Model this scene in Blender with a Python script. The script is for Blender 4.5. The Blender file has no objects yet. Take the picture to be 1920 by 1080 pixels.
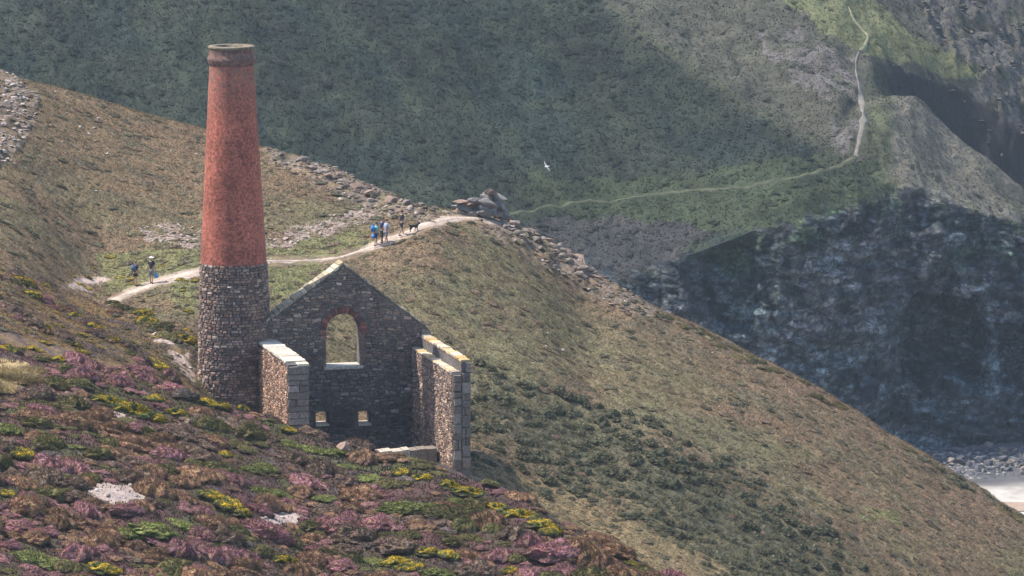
import bpy, bmesh, math, random
import numpy as np
from mathutils import Vector, Matrix

# ------------------------------------------------------------------ camera, world, sun
S = bpy.context.scene
COL = S.collection
F, TH = 7750.0, math.radians(8.0)          # focal length in photograph pixels, downward pitch
CT, ST = math.cos(TH), math.sin(TH)
cam = bpy.data.cameras.new('camera'); cam_o = bpy.data.objects.new('camera', cam); COL.objects.link(cam_o)
cam.sensor_width = 36.0; cam.lens = 36.0 * F / 1920.0
cam.clip_start = 1.0; cam.clip_end = 6000.0
cam_o.location = (0, 0, 0); cam_o.rotation_euler = (math.pi / 2 - TH, 0, 0)
S.camera = cam_o

SUN_EL, SUN_AZ = math.radians(58), math.radians(-78)     # azimuth measured from +Y (view direction) towards +X
W = bpy.data.worlds.new('World'); S.world = W; W.use_nodes = True
wn = W.node_tree; bg = wn.nodes['Background']
sky = wn.nodes.new('ShaderNodeTexSky'); sky.sky_type = 'NISHITA'; sky.sun_disc = False
sky.sun_elevation = SUN_EL; sky.sun_rotation = SUN_AZ
wn.links.new(sky.outputs[0], bg.inputs[0]); bg.inputs[1].default_value = 0.15
sun = bpy.data.lights.new('sun', 'SUN'); sun.energy = 3.6; sun.angle = math.radians(0.5); sun.color = (1.0, 0.93, 0.82)
sun_o = bpy.data.objects.new('sun', sun); COL.objects.link(sun_o)
sdir = Vector((math.sin(SUN_AZ) * math.cos(SUN_EL), math.cos(SUN_AZ) * math.cos(SUN_EL), math.sin(SUN_EL)))
sun_o.rotation_euler = sdir.to_track_quat('Z', 'Y').to_euler()
S.view_settings.view_transform = 'Standard'; S.view_settings.look = 'None'
S.view_settings.gamma = 1.0; S.view_settings.use_curve_mapping = False
S.view_settings.exposure = 1.08
S.render.engine = 'CYCLES'
S.cycles.max_bounces = 5; S.cycles.diffuse_bounces = 3; S.cycles.glossy_bounces = 2
S.cycles.transmission_bounces = 3; S.cycles.volume_bounces = 0; S.cycles.use_denoising = True

rng = np.random.default_rng(7); random.seed(7)
BEACH_Z = -97.0

# ------------------------------------------------------------------ helpers: picture <-> place
def e_of(py):                                # slope (z / y) of the sight line through row py
    b = -(np.asarray(py, float) - 540.0) / F
    return (b * CT - ST) / (CT + b * ST)
def zat(py, Y): return Y * e_of(py)
def unproj(px, py, Y):
    a = (px - 960.0) / F; b = -(py - 540.0) / F
    t = Y / (CT + b * ST)
    return np.array([a * t, Y, t * (b * CT - ST)])
def ray_plane(px, py, P, n):
    d = unproj(px, py, 1.0)
    return d * (np.dot(P, n) / np.dot(d, n))
def proj(x, y, z):
    d = y * CT - z * ST; u = y * ST + z * CT
    return 960 + F * x / d, 540 - F * u / d

def smooth(a, b, x):
    t = np.clip((x - a) / (b - a), 0, 1); return t * t * (3 - 2 * t)

def _h(ix, iy, iz, seed):
    n = (ix.astype(np.int64) * 374761393 + iy.astype(np.int64) * 668265263 + iz.astype(np.int64) * 2147483647 + seed * 974634777) & 0xffffffff
    n = ((n ^ (n >> 13)) * 1274126177) & 0xffffffff
    n = ((n ^ (n >> 16)) * 2246822519) & 0xffffffff
    return ((n ^ (n >> 15)) & 0xffffff) / float(0xffffff)
def vn(x, y, seed=0):
    x = np.asarray(x, float); y = np.asarray(y, float)
    x0 = np.floor(x); y0 = np.floor(y); fx = x - x0; fy = y - y0
    fx = fx * fx * (3 - 2 * fx); fy = fy * fy * (3 - 2 * fy); z = np.zeros_like(x0)
    a = _h(x0, y0, z, seed); b = _h(x0 + 1, y0, z, seed); c = _h(x0, y0 + 1, z, seed); d = _h(x0 + 1, y0 + 1, z, seed)
    return (a + (b - a) * fx + (c - a) * fy + (a - b - c + d) * fx * fy) * 2 - 1
def fbm(x, y, o=4, seed=0, gain=0.5):
    s = 0; amp = 1; t = 0
    for k in range(o):
        s = s + amp * vn(np.asarray(x) * 2 ** k + 17.3 * k, np.asarray(y) * 2 ** k + 9.1 * k, seed + k); t += amp; amp *= gain
    return s / t
def ridged(x, y, o=4, seed=0):
    s = 0; amp = 1; t = 0
    for k in range(o):
        s = s + amp * (1 - 2 * np.abs(vn(np.asarray(x) * 2 ** k + 5.3 * k, np.asarray(y) * 2 ** k + 3.1 * k, seed + k))); t += amp; amp *= .5
    return s / t

def pchip(xk, yk, x):
    xk = np.asarray(xk, float); yk = np.asarray(yk, float); x = np.asarray(x, float)
    h = np.diff(xk); d = np.diff(yk) / h; m = np.zeros_like(yk)
    for i in range(1, len(xk) - 1):
        if d[i - 1] * d[i] > 0:
            w1 = 2 * h[i] + h[i - 1]; w2 = h[i] + 2 * h[i - 1]
            m[i] = (w1 + w2) / (w1 / d[i - 1] + w2 / d[i])
    m[0] = d[0]; m[-1] = d[-1]
    i = np.clip(np.searchsorted(xk, x, side='right') - 1, 0, len(xk) - 2)
    t = (x - xk[i]) / h[i]; t2 = t * t; t3 = t2 * t
    return (2*t3-3*t2+1)*yk[i] + (t3-2*t2+t)*h[i]*m[i] + (-2*t3+3*t2)*yk[i+1] + (t3-t2)*h[i]*m[i+1]

def inpoly(px, py, poly):
    r = np.zeros(np.shape(px), bool); n = len(poly)
    for i in range(n):
        x1, y1 = poly[i]; x2, y2 = poly[(i + 1) % n]
        if y1 == y2: continue
        c = ((y1 > py) != (y2 > py)) & (px < (x2 - x1) * (py - y1) / (y2 - y1) + x1)
        r ^= c
    return r
def dline(px, py, pts):
    d = np.full(np.shape(px), 1e9)
    for (x1, y1), (x2, y2) in zip(pts[:-1], pts[1:]):
        vx, vy = x2 - x1, y2 - y1
        t = np.clip(((px - x1) * vx + (py - y1) * vy) / (vx * vx + vy * vy), 0, 1)
        d = np.minimum(d, np.hypot(px - x1 - t * vx, py - y1 - t * vy))
    return d

# ------------------------------------------------------------------ helpers: objects and materials
def tag(o, label=None, cat=None, group=None, kind=None):
    if label: o['label'] = label
    if cat: o['category'] = cat
    if group: o['group'] = group
    if kind: o['kind'] = kind
    return o
def link(name, me, parent=None, mat=None):
    o = bpy.data.objects.new(name, me); COL.objects.link(o)
    if parent: o.parent = parent
    if mat:
        for m in (mat if isinstance(mat, (list, tuple)) else [mat]): me.materials.append(m)
    return o
def empty(name, loc=(0, 0, 0), rz=0):
    o = bpy.data.objects.new(name, None); COL.objects.link(o); o.location = loc; o.rotation_euler.z = rz
    o.empty_display_size = 0.2
    return o
def np_mesh(name, V, Fc, tint=None, smooth_=False, matidx=None):
    V = np.asarray(V, np.float32); Fc = np.asarray(Fc, np.int32); k = Fc.shape[1]
    me = bpy.data.meshes.new(name)
    me.vertices.add(len(V)); me.vertices.foreach_set('co', V.ravel())
    me.loops.add(Fc.size); me.loops.foreach_set('vertex_index', Fc.ravel())
    me.polygons.add(len(Fc)); me.polygons.foreach_set('loop_start', np.arange(len(Fc), dtype=np.int32) * k)
    me.polygons.foreach_set('loop_total', np.full(len(Fc), k, np.int32))
    me.polygons.foreach_set('use_smooth', np.full(len(Fc), smooth_, bool))
    if matidx is not None: me.polygons.foreach_set('material_index', np.asarray(matidx, np.int32))
    me.update(calc_edges=True)
    if tint is not None: set_tint(me, tint)
    return me
def set_tint(me, tint):
    a = me.attributes.new('tint', 'FLOAT_COLOR', 'POINT')
    t = np.asarray(tint, np.float32)
    if t.ndim == 1: t = np.tile(t, (len(me.vertices), 1))
    a.data.foreach_set('color', np.concatenate([t, np.ones((len(t), 1), np.float32)], 1).ravel())

class NT:
    def __init__(s, name):
        s.m = bpy.data.materials.new(name); s.m.use_nodes = True
        s.t = s.m.node_tree; s.n = s.t.nodes; s.b = s.n['Principled BSDF']; s.out = s.n['Material Output']
        s.b.inputs['Roughness'].default_value = 0.9
        s.b.inputs['Specular IOR Level'].default_value = 0.2
    def node(s, ty, **kw):
        n = s.n.new(ty)
        for k, v in kw.items(): setattr(n, k, v)
        return n
    def l(s, a, b): s.t.links.new(a, b)
    def noise(s, vec, scale, detail=4, rough=0.6, dist=0):
        n = s.node('ShaderNodeTexNoise'); n.inputs['Scale'].default_value = scale; n.inputs['Detail'].default_value = detail
        n.inputs['Roughness'].default_value = rough; n.inputs['Distortion'].default_value = dist
        if vec is not None: s.l(vec, n.inputs['Vector'])
        return n
    def rng(s, v, a, b, c, d):
        n = s.node('ShaderNodeMapRange'); s.l(v, n.inputs[0])
        for i, x in enumerate((a, b, c, d)): n.inputs[i + 1].default_value = x
        return n.outputs[0]
    def mul(s, c, f):                           # colour * scalar
        n = s.node('ShaderNodeMix', data_type='RGBA', blend_type='MULTIPLY'); n.inputs[0].default_value = 1
        s.l(c, n.inputs[6]); s.l(f, n.inputs[7]); return n.outputs[2]
    def mix(s, f, c1, c2):
        n = s.node('ShaderNodeMix', data_type='RGBA')
        s.l(f, n.inputs[0])
        for i, c in ((6, c1), (7, c2)):
            if isinstance(c, tuple): n.inputs[i].default_value = (*c, 1)
            else: s.l(c, n.inputs[i])
        return n.outputs[2]
    def bump(s, h, strength=0.5, dist=0.05):
        n = s.node('ShaderNodeBump'); n.inputs['Strength'].default_value = strength; n.inputs['Distance'].default_value = dist
        s.l(h, n.inputs['Height']); s.l(n.outputs[0], s.b.inputs['Normal']); return n

def tint_mat(name, scale=6.0, lo=0.6, hi=1.4, bump=0.0, bdist=0.05, transl=0.0, rough=0.9, scale2=None, spread=0.0):
    t = NT(name); at = t.node('ShaderNodeAttribute', attribute_name='tint')
    g = t.node('ShaderNodeNewGeometry')
    n1 = t.noise(g.outputs['Position'], scale, 5, 0.65)
    f = t.rng(n1.outputs[0], 0.3, 0.7, lo, hi)
    c = t.mul(at.outputs['Color'], f)
    if scale2:
        n2 = t.noise(g.outputs['Position'], scale2, 3); c = t.mul(c, t.rng(n2.outputs[0], 0.3, 0.7, 0.75, 1.25))
    if spread:
        oi = t.node('ShaderNodeObjectInfo'); c = t.mul(c, t.rng(oi.outputs['Random'], 0, 1, 1 - spread, 1 + spread))
    t.l(c, t.b.inputs['Base Color']); t.b.inputs['Roughness'].default_value = rough
    if bump: t.bump(n1.outputs[0], bump, bdist)
    if transl:
        tr = t.node('ShaderNodeBsdfTranslucent'); t.l(c, tr.inputs[0])
        mx = t.node('ShaderNodeMixShader'); mx.inputs[0].default_value = transl
        t.l(t.b.outputs[0], mx.inputs[1]); t.l(tr.outputs[0], mx.inputs[2]); t.l(mx.outputs[0], t.out.inputs[0])
    return t.m
def flat_mat(name, rgb, rough=0.8, scale=30, amt=0.2):
    t = NT(name); tc = t.node('ShaderNodeTexCoord')
    n = t.noise(tc.outputs['Object'], scale, 3)
    c = t.node('ShaderNodeRGB'); c.outputs[0].default_value = (*rgb, 1)
    t.l(t.mul(c.outputs[0], t.rng(n.outputs[0], 0.3, 0.7, 1 - amt, 1 + amt)), t.b.inputs['Base Color'])
    t.b.inputs['Roughness'].default_value = rough
    return t.m

M_soil = tint_mat('heath_ground', 9, 0.5, 1.5, 0.6, 0.06, scale2=1.2)
M_turf = tint_mat('turf', 7, 0.55, 1.45, 0.7, 0.08, scale2=0.9)
M_far = tint_mat('far_turf', 2.6, 0.65, 1.35, 0.35, 0.15, scale2=0.16)
M_cliff = tint_mat('cliff_rock', 1.6, 0.5, 1.5, 0.8, 0.35, scale2=0.2)
def cliff_mat():
    t = NT('cliff_rock'); at = t.node('ShaderNodeAttribute', attribute_name='tint'); g = t.node('ShaderNodeNewGeometry')
    w = t.noise(g.outputs['Position'], .35, 4); va = t.node('ShaderNodeVectorMath', operation='MULTIPLY_ADD')
    t.l(w.outputs['Color'], va.inputs[0]); va.inputs[1].default_value = (3.0, 3.0, 2.2); t.l(g.outputs['Position'], va.inputs[2])
    c = at.outputs['Color']; h = None
    for sc_, lo, wd in (((.34, .30, .62), .35, .055), ((.95, .8, 1.9), .5, .09)):
        mp = t.node('ShaderNodeMapping'); mp.inputs['Scale'].default_value = sc_; mp.inputs['Rotation'].default_value = (0, .16, 0); t.l(va.outputs[0], mp.inputs[0])
        v = t.node('ShaderNodeTexVoronoi', feature='DISTANCE_TO_EDGE'); v.inputs['Scale'].default_value = 1; t.l(mp.outputs[0], v.inputs['Vector'])
        f = t.rng(v.outputs['Distance'], .0, wd, lo, 1.0); c = t.mul(c, f)
        v2 = t.node('ShaderNodeTexVoronoi'); v2.inputs['Scale'].default_value = 1; t.l(mp.outputs[0], v2.inputs['Vector'])
        bw = t.node('ShaderNodeRGBToBW'); t.l(v2.outputs['Color'], bw.inputs[0]); c = t.mul(c, t.rng(bw.outputs[0], .2, .8, .62, 1.5))
        h = f
    n = t.noise(g.outputs['Position'], 2.2, 6, .7); c = t.mul(c, t.rng(n.outputs[0], .3, .7, .5, 1.6))
    t.l(c, t.b.inputs['Base Color']); t.bump(h, .8, .3); return t.m
M_cliff = cliff_mat()
M_path = tint_mat('path_dirt', 5, 0.75, 1.2, 0.4, 0.04, scale2=1.0)
M_plant = tint_mat('plant', 3, 0.8, 1.2, transl=0.3, rough=0.8)
M_bush = tint_mat('bush', 3, 0.8, 1.2, transl=0.25, rough=0.8, spread=0.25)
M_stone = tint_mat('wall_stone', 9, 0.55, 1.5, 0.5, 0.02)
M_mortar = tint_mat('wall_mortar', 5, 0.5, 1.5, 0.6, 0.04, scale2=0.8)
M_rock = tint_mat('hill_rock', 4, 0.55, 1.45, 0.6, 0.06, spread=0.25)

# ------------------------------------------------------------------ terrain sheets
class Sheet:
    def __init__(s, cols, pxs, steps):
        """cols: {px: [(Y, z), ...]}; each profile line is smoothed along and across."""
        ks = sorted(cols); n = len(cols[ks[0]])
        Yn = np.array([[p[0] for p in cols[k]] for k in ks]); Zn = np.array([[p[1] for p in cols[k]] for k in ks])
        sv = np.concatenate([np.linspace(i, i + 1, steps[i], endpoint=False) for i in range(n - 1)] + [[n - 1]])
        Yc = np.stack([pchip(ks, Yn[:, j], pxs) for j in range(n)], 1); Zc = np.stack([pchip(ks, Zn[:, j], pxs) for j in range(n)], 1)
        s.Y = np.stack([pchip(range(n), Yc[i], sv) for i in range(len(pxs))]); s.Z = np.stack([pchip(range(n), Zc[i], sv) for i in range(len(pxs))])
        s.sv = sv; s.pxs = np.asarray(pxs, float); s.fix(); s.N0 = s.normals()
    def fix(s):                                   # X from the column bearing
        e = s.Z / s.Y
        b = (e * CT + ST) / (CT - e * ST)
        a = (s.pxs[:, None] - 960) / F
        s.X = a * s.Y / (CT + b * ST)
        s.PX, s.PY = proj(s.X, s.Y, s.Z)
    def normals(s):
        P = np.stack([s.X, s.Y, s.Z], -1)
        n = np.cross(np.gradient(P, axis=0), np.gradient(P, axis=1))
        n /= np.linalg.norm(n, axis=-1, keepdims=True) + 1e-9
        n[n[..., 2] < 0] *= -1
        return n
    def mesh(s, name, tint, r0=0, r1=None):
        r1 = s.X.shape[1] if r1 is None else r1
        V = np.stack([s.X, s.Y, s.Z], -1)[:, r0:r1]; nc, nr = V.shape[:2]
        i = np.arange(nc * nr).reshape(nc, nr)
        Fc = np.stack([i[:-1, :-1], i[1:, :-1], i[1:, 1:], i[:-1, 1:]], -1).reshape(-1, 4)
        return np_mesh(name, V.reshape(-1, 3), Fc, tint[:, r0:r1].reshape(-1, 3), True)
    def z(s, x, y, zguess=-45.0):                 # ground height under (x, y)
        z = zguess
        for _ in range(2):
            px, _py = proj(x, y, z)
            c = float(np.clip(np.interp(px, s.pxs, np.arange(len(s.pxs))), 0, len(s.pxs) - 1.001)); c0 = int(c); f = c - c0
            Yl = s.Y[c0] * (1 - f) + s.Y[c0 + 1] * f; Zl = s.Z[c0] * (1 - f) + s.Z[c0 + 1] * f
            z = float(np.interp(y, Yl, Zl))
        return z
    def slope(s, p):                              # broad ground normal near a point
        px, py = proj(*p)
        c = int(np.clip(np.interp(px, s.pxs, np.arange(len(s.pxs))), 0, len(s.pxs) - 1)); r = int(np.argmin(np.abs(s.Y[c] - p[1])))
        return s.N0[c, r]
    def hit(s, px, py, smin=0):                         # first ground point on the sight line (px, py)
        c = float(np.clip(np.interp(px, s.pxs, np.arange(len(s.pxs))), 0, len(s.pxs) - 1.001)); c0 = int(c); f = c - c0
        r0 = int(np.searchsorted(s.sv, smin))
        L = lambda A: (A[c0] * (1 - f) + A[c0 + 1] * f)[r0:]
        pyl = L(s.PY); w = np.nonzero(pyl <= py)[0]
        j = int(w[0]) if len(w) else int(np.argmin(np.abs(pyl - py)))
        if j == 0: t = 0; j = 1
        else: t = float(np.clip((pyl[j - 1] - py) / (pyl[j - 1] - pyl[j] + 1e-9), 0, 1))
        g = lambda A: L(A)[j - 1] * (1 - t) + L(A)[j] * t
        return np.array([g(s.X), g(s.Y), g(s.Z)])
    def scatter(s, n, weight=None, rs=(0, None), pxr=(-260, 2160)):
        P = np.stack([s.X, s.Y, s.Z], -1)
        d1 = P[1:, :-1] - P[:-1, :-1]; d2 = P[:-1, 1:] - P[:-1, :-1]
        A = np.linalg.norm(np.cross(d1, d2), axis=-1)
        A = np.where((s.PX[:-1, :-1] > pxr[0]) & (s.PX[:-1, :-1] < pxr[1]), A, 0)
        m = np.zeros_like(A); m[:, rs[0]:rs[1]] = 1; A = A * m
        if weight is not None: A = A * weight[:-1, :-1]
        p = A.ravel() / A.sum()
        k = rng.choice(len(p), n, p=p); ci, ri = np.unravel_index(k, A.shape)
        a = rng.random(n)[:, None]; b = rng.random(n)[:, None]
        return P[ci, ri] + a * d1[ci, ri] + b * d2[ci, ri], ci, ri

def pxgrid(step):
    return np.concatenate([np.arange(-900, -60, 42), np.arange(-60, 1980, step), np.arange(1980, 2900, 42)])

# near slope: crest line of the heather in the photograph, running down to the right
crest = [(-900, 320, 222), (-400, 520, 220), (0, 648, 216), (200, 695, 214), (370, 752, 212), (480, 787, 212), (600, 835, 210), (700, 858, 208),
         (800, 872, 206), (885, 908, 204), (1000, 958, 199), (1100, 1012, 195), (1200, 1070, 191), (1300, 1130, 188), (1500, 1260, 184), (2000, 1600, 178), (2900, 2000, 176)]
dip = {-900: (240, 350), -400: (238, 545), 0: (234, 672), 200: (234, 728), 370: (236, 815), 480: (236, 875), 600: (236, 900), 700: (236, 905), 800: (236, 920),
       885: (236, 950), 1000: (234, 1020), 1100: (230, 1075), 1200: (228, 1130), 1300: (227, 1180), 1500: (228, 1240), 2000: (236, 1470), 2900: (240, 1900)}
cols = {}
for px, py, Yc in crest:
    zc = float(zat(py, Yc)); dY, dpy = dip[px]; dz = float(zat(dpy, dY))
    cols[px] = [(2.0, -2.2), (30, -14), (Yc - 80, zc - 9.5), (Yc - 40, zc - 4.0), (Yc - 16, zc - 1.3), (Yc, zc), (Yc + 7, zc - 1.6), (dY, dz)]
near = Sheet(cols, pxgrid(2.7), [6, 12, 24, 120, 110, 24, 22])
dipz = {px: cols[px][-1] for px in cols}

mid_def = {   # px: first visible, middle, upper, ridge (Y, py)
    -900: [(250, 280), (268, 180), (288, -10), (312, -260)],
    -400: [(247, 470), (264, 380), (285, 190), (310, -30)],
    0: [(243, 600), (258, 512), (282, 330), (303, 132)],
    200: [(247, 655), (268, 556), (285, 395), (304, 190)],
    370: [(250, 720), (270, 521), (285, 418), (304, 243)],
    480: [(252, 810), (269, 545), (280, 440), (301, 278)],
    600: [(253, 835), (268, 572), (279, 458), (297, 312)],
    700: [(253, 845), (268, 595), (279, 452), (294, 352)],
    800: [(253, 850), (268, 608), (280, 424), (289, 388)],
    885: [(252, 865), (268, 622), (280, 450), (288, 398)],
    1000: [(250, 930), (268, 652), (280, 515), (288, 440)],
    1100: [(247, 1000), (267, 720), (279, 600), (287, 508)],
    1200: [(245, 1050), (263, 790), (276, 655), (285, 565)],
    1300: [(244, 1090), (261, 850), (274, 710), (284, 608)],
    1500: [(245, 1140), (260, 930), (272, 800), (281, 712)],
    2000: [(249, 1340), (261, 1170), (269, 1070), (275, 1008)],
    2900: [(252, 1800), (262, 1640), (270, 1560), (275, 1500)]}
cols = {}
for px, d in mid_def.items():
    L = [dipz[px]] + [(Y, float(zat(py, Y))) for Y, py in d]
    Yr, zr = L[-1]
    L += [(Yr + 5, zr - 2.0), (Yr + 16, zr - 14), (Yr + 42, min(zr - 40, BEACH_Z - 1))]
    cols[px] = L
mid = Sheet(cols, pxgrid(2.7), [30, 110, 80, 80, 14, 10, 10])

far_def = {   # px: cliff base Y, then cliff top, a, b, c (Y, py)
    -900: [485, (496, 440), (506, 370), (524, 180), (542, -20)],
    -400: [490, (501, 440), (512, 375), (531, 190), (550, -5)],
    0: [495, (506, 440), (517, 380), (537, 195), (557, 0)],
    500: [502, (513, 440), (524, 385), (545, 195), (566, 0)],
    1000: [510, (522, 490), (534, 400), (557, 200), (580, 0)],
    1130: [512, (523, 520), (535, 410), (559, 200), (583, 0)],
    1240: [514, (525, 498), (535, 405), (560, 200), (582, 0)],
    1340: [518, (527, 465), (536, 390), (561, 200), (580, 0)],
    1450: [522, (530, 425), (538, 350), (560, 205), (579, 0)],
    1560: [527, (535, 400), (542, 330), (552, 255), (582, 0)],
    1625: [529, (537, 382), (545, 308), (560, 190), (588, 0)],
    1700: [535, (543, 366), (551, 292), (563, 180), (596, 0)],
    1790: [538, (546, 385), (554, 330), (565, 258), (601, 20)],
    1850: [540, (548, 402), (555, 352), (563, 296), (601, 50)],
    1920: [543, (550, 425), (556, 392), (561, 350), (600, 90)],
    2100: [548, (555, 520), (560, 490), (565, 455), (602, 200)],
    2900: [545, (560, 780), (570, 740), (580, 700), (670, 420)]}
hollow = {1700: (7, 9, 128, 576), 1790: (11, 13, 164, 581), 1850: (12, 14, 206, 582), 1920: (12, 15, 262, 582), 2100: (11, 17, 352, 584), 2900: (6, 18, 600, 620)}
cols = {}
for px, d in far_def.items():
    L = [(d[0], BEACH_Z - 1.0)] + [(Y, float(zat(py, Y))) for Y, py in d[1:4]]
    yb, zb = L[-1]; yc, pc = d[4]; zc = float(zat(pc, yc))
    if px in hollow:
        dp, dy, wpy, wy = hollow[px]
        L += [(yb + dy * 0.75, zb - dp), (wy, float(zat(wpy, wy)))]
    else:
        L += [(yb + (yc - yb) * .25, zb + (zc - zb) * .27), (yb + (yc - yb) * .5, zb + (zc - zb) * .53)]
    L += [(yc, zc), (yc + 28, zc + 13), (yc + 75, zc + 26), (yc + 190, zc + 30)]
    cols[px] = L
FSTEPS = [110, 50, 80, 28, 28, 60, 30, 8, 5]
far = Sheet(cols, pxgrid(3.2), FSTEPS)

# ------------------------------------------------------------------ picture guides
PATH = [(208, 566), (240, 549), (290, 532), (340, 517), (375, 509), (440, 498), (510, 490), (580, 489), (630, 485), (690, 466), (730, 449), (780, 431), (830, 413), (852, 408), (900, 411), (945, 420)]
PATH_L = [(136, 531), (165, 527), (192, 524)]
PATH_G = [(300, 622), (325, 650), (345, 680), (362, 712)]
FAR_PATH = [(955, 402), (1010, 392), (1100, 377), (1200, 368), (1330, 356), (1430, 345), (1510, 330), (1565, 315), (1605, 296)]
SCREE = [(1612, 96), (1604, 110), (1606, 140), (1614, 180), (1620, 220), (1612, 255), (1604, 293)]
SCREE_UP = [(1592, 16), (1600, 40), (1616, 55), (1630, 68), (1622, 90), (1612, 98)]

# ------------------------------------------------------------------ near slope: relief and ground colour
DH = np.array([0.86, -0.5])                                   # downhill direction of the slopes (towards the sea)
def stretch(X, Y, a, b): return (X * DH[0] + Y * DH[1]) / a, (X * -DH[1] + Y * DH[0]) / b
def lerp(a, b, f): return a + (np.asarray(b) - a) * f[..., None]

p, q = stretch(near.X, near.Y, 4.6, 1.5)
near.Z += (0.52 * fbm(p, q, 3, 3) + 0.10 * fbm(near.X * 1.6, near.Y * 1.6, 3, 4)) * smooth(60, 130, near.Y) * smooth(0, .04, near.Y / 4000 + 1)
near.fix()
n1 = fbm(near.X / 2.2, near.Y / 3.5, 4, 11); n2 = fbm(near.X / .8, near.Y / .8, 3, 12)
T = np.zeros(near.X.shape + (3,)) + np.array([.085, .058, .042])
T = lerp(T, (.12, .06, .055), smooth(0.0, .35, n1)); T = lerp(T, (.075, .08, .03), smooth(.05, .4, -n1))
T = lerp(T, (.12, .105, .095), smooth(.3, .55, n2) * .5); T = T * .62
for poly in ([(165, 905), (280, 912), (285, 945), (230, 948), (175, 925)], [(490, 962), (560, 965), (550, 985), (500, 982)], [(200, 770), (240, 775), (240, 800), (205, 790)]):
    m = inpoly(near.PX + n2 * 25, near.PY + n1 * 10, poly)
    T[m] = np.array([.30, .235, .205])
m = inpoly(near.PX + n2 * 20, near.PY + n1 * 8, [(-20, 668), (50, 680), (62, 715), (30, 735), (-20, 735)]); T[m] = np.array([.28, .20, .10])
near_tint = T
o = link('heather_slope', near.mesh('heather_slope', T), None, M_soil); tag(o, kind='structure')

# ------------------------------------------------------------------ middle hillside
pd = dline(mid.PX, mid.PY, PATH)
pathmask = 1 - smooth(8, 22, pd)
sr = mid.sv[None, :] * np.ones_like(mid.X)
ridgefade = 1 - smooth(3.0, 4.0, sr) * 0.45
# flat bench under the building
p, q = stretch(mid.X, mid.Y, 2.0, 0.62)
d = 0.16 * fbm(p, q, 3, 21) + 0.06 * fbm(mid.X * 2.6, mid.Y * 2.6, 2, 22) + 0.5 * fbm(mid.X / 9, mid.Y / 9, 2, 25)
bushy = inpoly(mid.PX, mid.PY, [(885, 735), (960, 750), (1100, 800), (1250, 850), (1400, 905), (1560, 985), (1720, 1100), (1420, 1120), (1380, 1080), (1200, 985), (1000, 895), (885, 845)])
bpoly = [(885, 735), (960, 750), (1100, 800), (1250, 850), (1380, 915), (1500, 985), (1600, 1090), (1420, 1120), (1380, 1080), (1200, 985), (1000, 895), (885, 845)]
bj = fbm(mid.X / 3, mid.Y / 3, 3, 26); bushS = np.zeros(mid.X.shape)
for ox, oy in ((0, 0), (25, -25), (-25, 8), (40, 5), (-10, -45), (15, -65), (0, 10), (-35, -30)): bushS += inpoly(mid.PX + ox + bj * 40, mid.PY - oy * .9 + bj * 26, bpoly) / 8
d = d + bushS * 0.2 * fbm(mid.X / 1.3, mid.Y / 1.3, 2, 23)
rockz = (1 - smooth(14, 34, dline(mid.PX, mid.PY, [(520, 290), (600, 325), (700, 360), (800, 392)]))) + (1 - smooth(20, 48, dline(mid.PX, mid.PY, [(930, 408), (1000, 445), (1090, 500), (1200, 570)])))
scree0 = inpoly(mid.PX, mid.PY, [(-60, 100), (30, 140), (75, 190), (50, 260), (15, 300), (-60, 330)])
rockz = np.clip(rockz + scree0, 0, 1)
d = d + rockz * 0.5 * ridged(mid.X / 1.6, mid.Y / 1.6, 4, 24)
d = d + .4 * fbm(mid.X / 2.6, mid.Y / 2.6, 3, 27) * smooth(3.0, 3.7, sr) * smooth(930, 1000, mid.PX)
mid.Z += d * (1 - pathmask) * ridgefade * smooth(0, .2, sr)
banks = [[(278, 440), (330, 440), (376, 452)], [(505, 455), (560, 440), (610, 425), (650, 402), (700, 392)]]
bk = np.minimum(dline(mid.PX, mid.PY, banks[0]), dline(mid.PX, mid.PY, banks[1]))
mid.fix()
jx = fbm(mid.X / 1.4, mid.Y / 1.4, 3, 31) * 34; jy = fbm(mid.X / 1.4, mid.Y / 1.4, 3, 32) * 16
PX, PY = mid.PX + jx, mid.PY + jy
nA = fbm(mid.X / 5, mid.Y / 5, 3, 33); nB = fbm(p, q, 3, 34)
T = np.zeros(mid.X.shape + (3,)) + np.array([.175, .142, .078])
T = lerp(T, (.185, .128, .078), smooth(-.05, .3, nA)); T = lerp(T, (.162, .142, .076), smooth(.05, .35, -nA))
edge_r = smooth(2.3, 3.6, sr) * smooth(900, 1000, PX)
T = lerp(T, (.185, .12, .08), edge_r * .7)
T = lerp(T, (.18, .12, .072), smooth(2.2, 3.6, sr) * (1 - smooth(420, 620, PX)) * .8)
T = lerp(T, (.11, .095, .062), smooth(.12, .4, nB) * .7)
green = np.zeros(mid.X.shape)
for poly in ([(190, 470), (380, 470), (385, 512), (300, 512), (240, 545), (190, 560)], [(300, 535), (380, 520), (385, 590), (330, 570)], [(505, 462), (690, 430), (700, 455), (640, 475), (505, 486)], [(500, 500), (610, 495), (520, 570)], [(1620, 955), (1680, 960), (1690, 980), (1640, 978)]):
    green = np.maximum(green, inpoly(PX, PY, poly))
T = lerp(T, (.165, .172, .07), green * .7)
T = lerp(T, (.105, .10, .065), bushS * .75)
T = lerp(T, (.22, .165, .09), inpoly(PX, PY, [(880, 848), (1000, 897), (1200, 987), (1390, 1083), (1450, 1140), (1200, 1180), (880, 960)]) * .9)
left = inpoly(PX, PY, [(-400, 420), (0, 490), (120, 540), (240, 590), (370, 620), (380, 800), (0, 700), (-400, 600)])
T = lerp(T, (.17, .105, .045), left * smooth(-.3, .3, nB)); T = lerp(T, (.085, .055, .05), left * smooth(-.1, .3, -nB))
T = lerp(T, (.17, .13, .10), rockz * smooth(-.3, .2, fbm(mid.X * 1.4, mid.Y * 1.4, 3, 35)))
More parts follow.
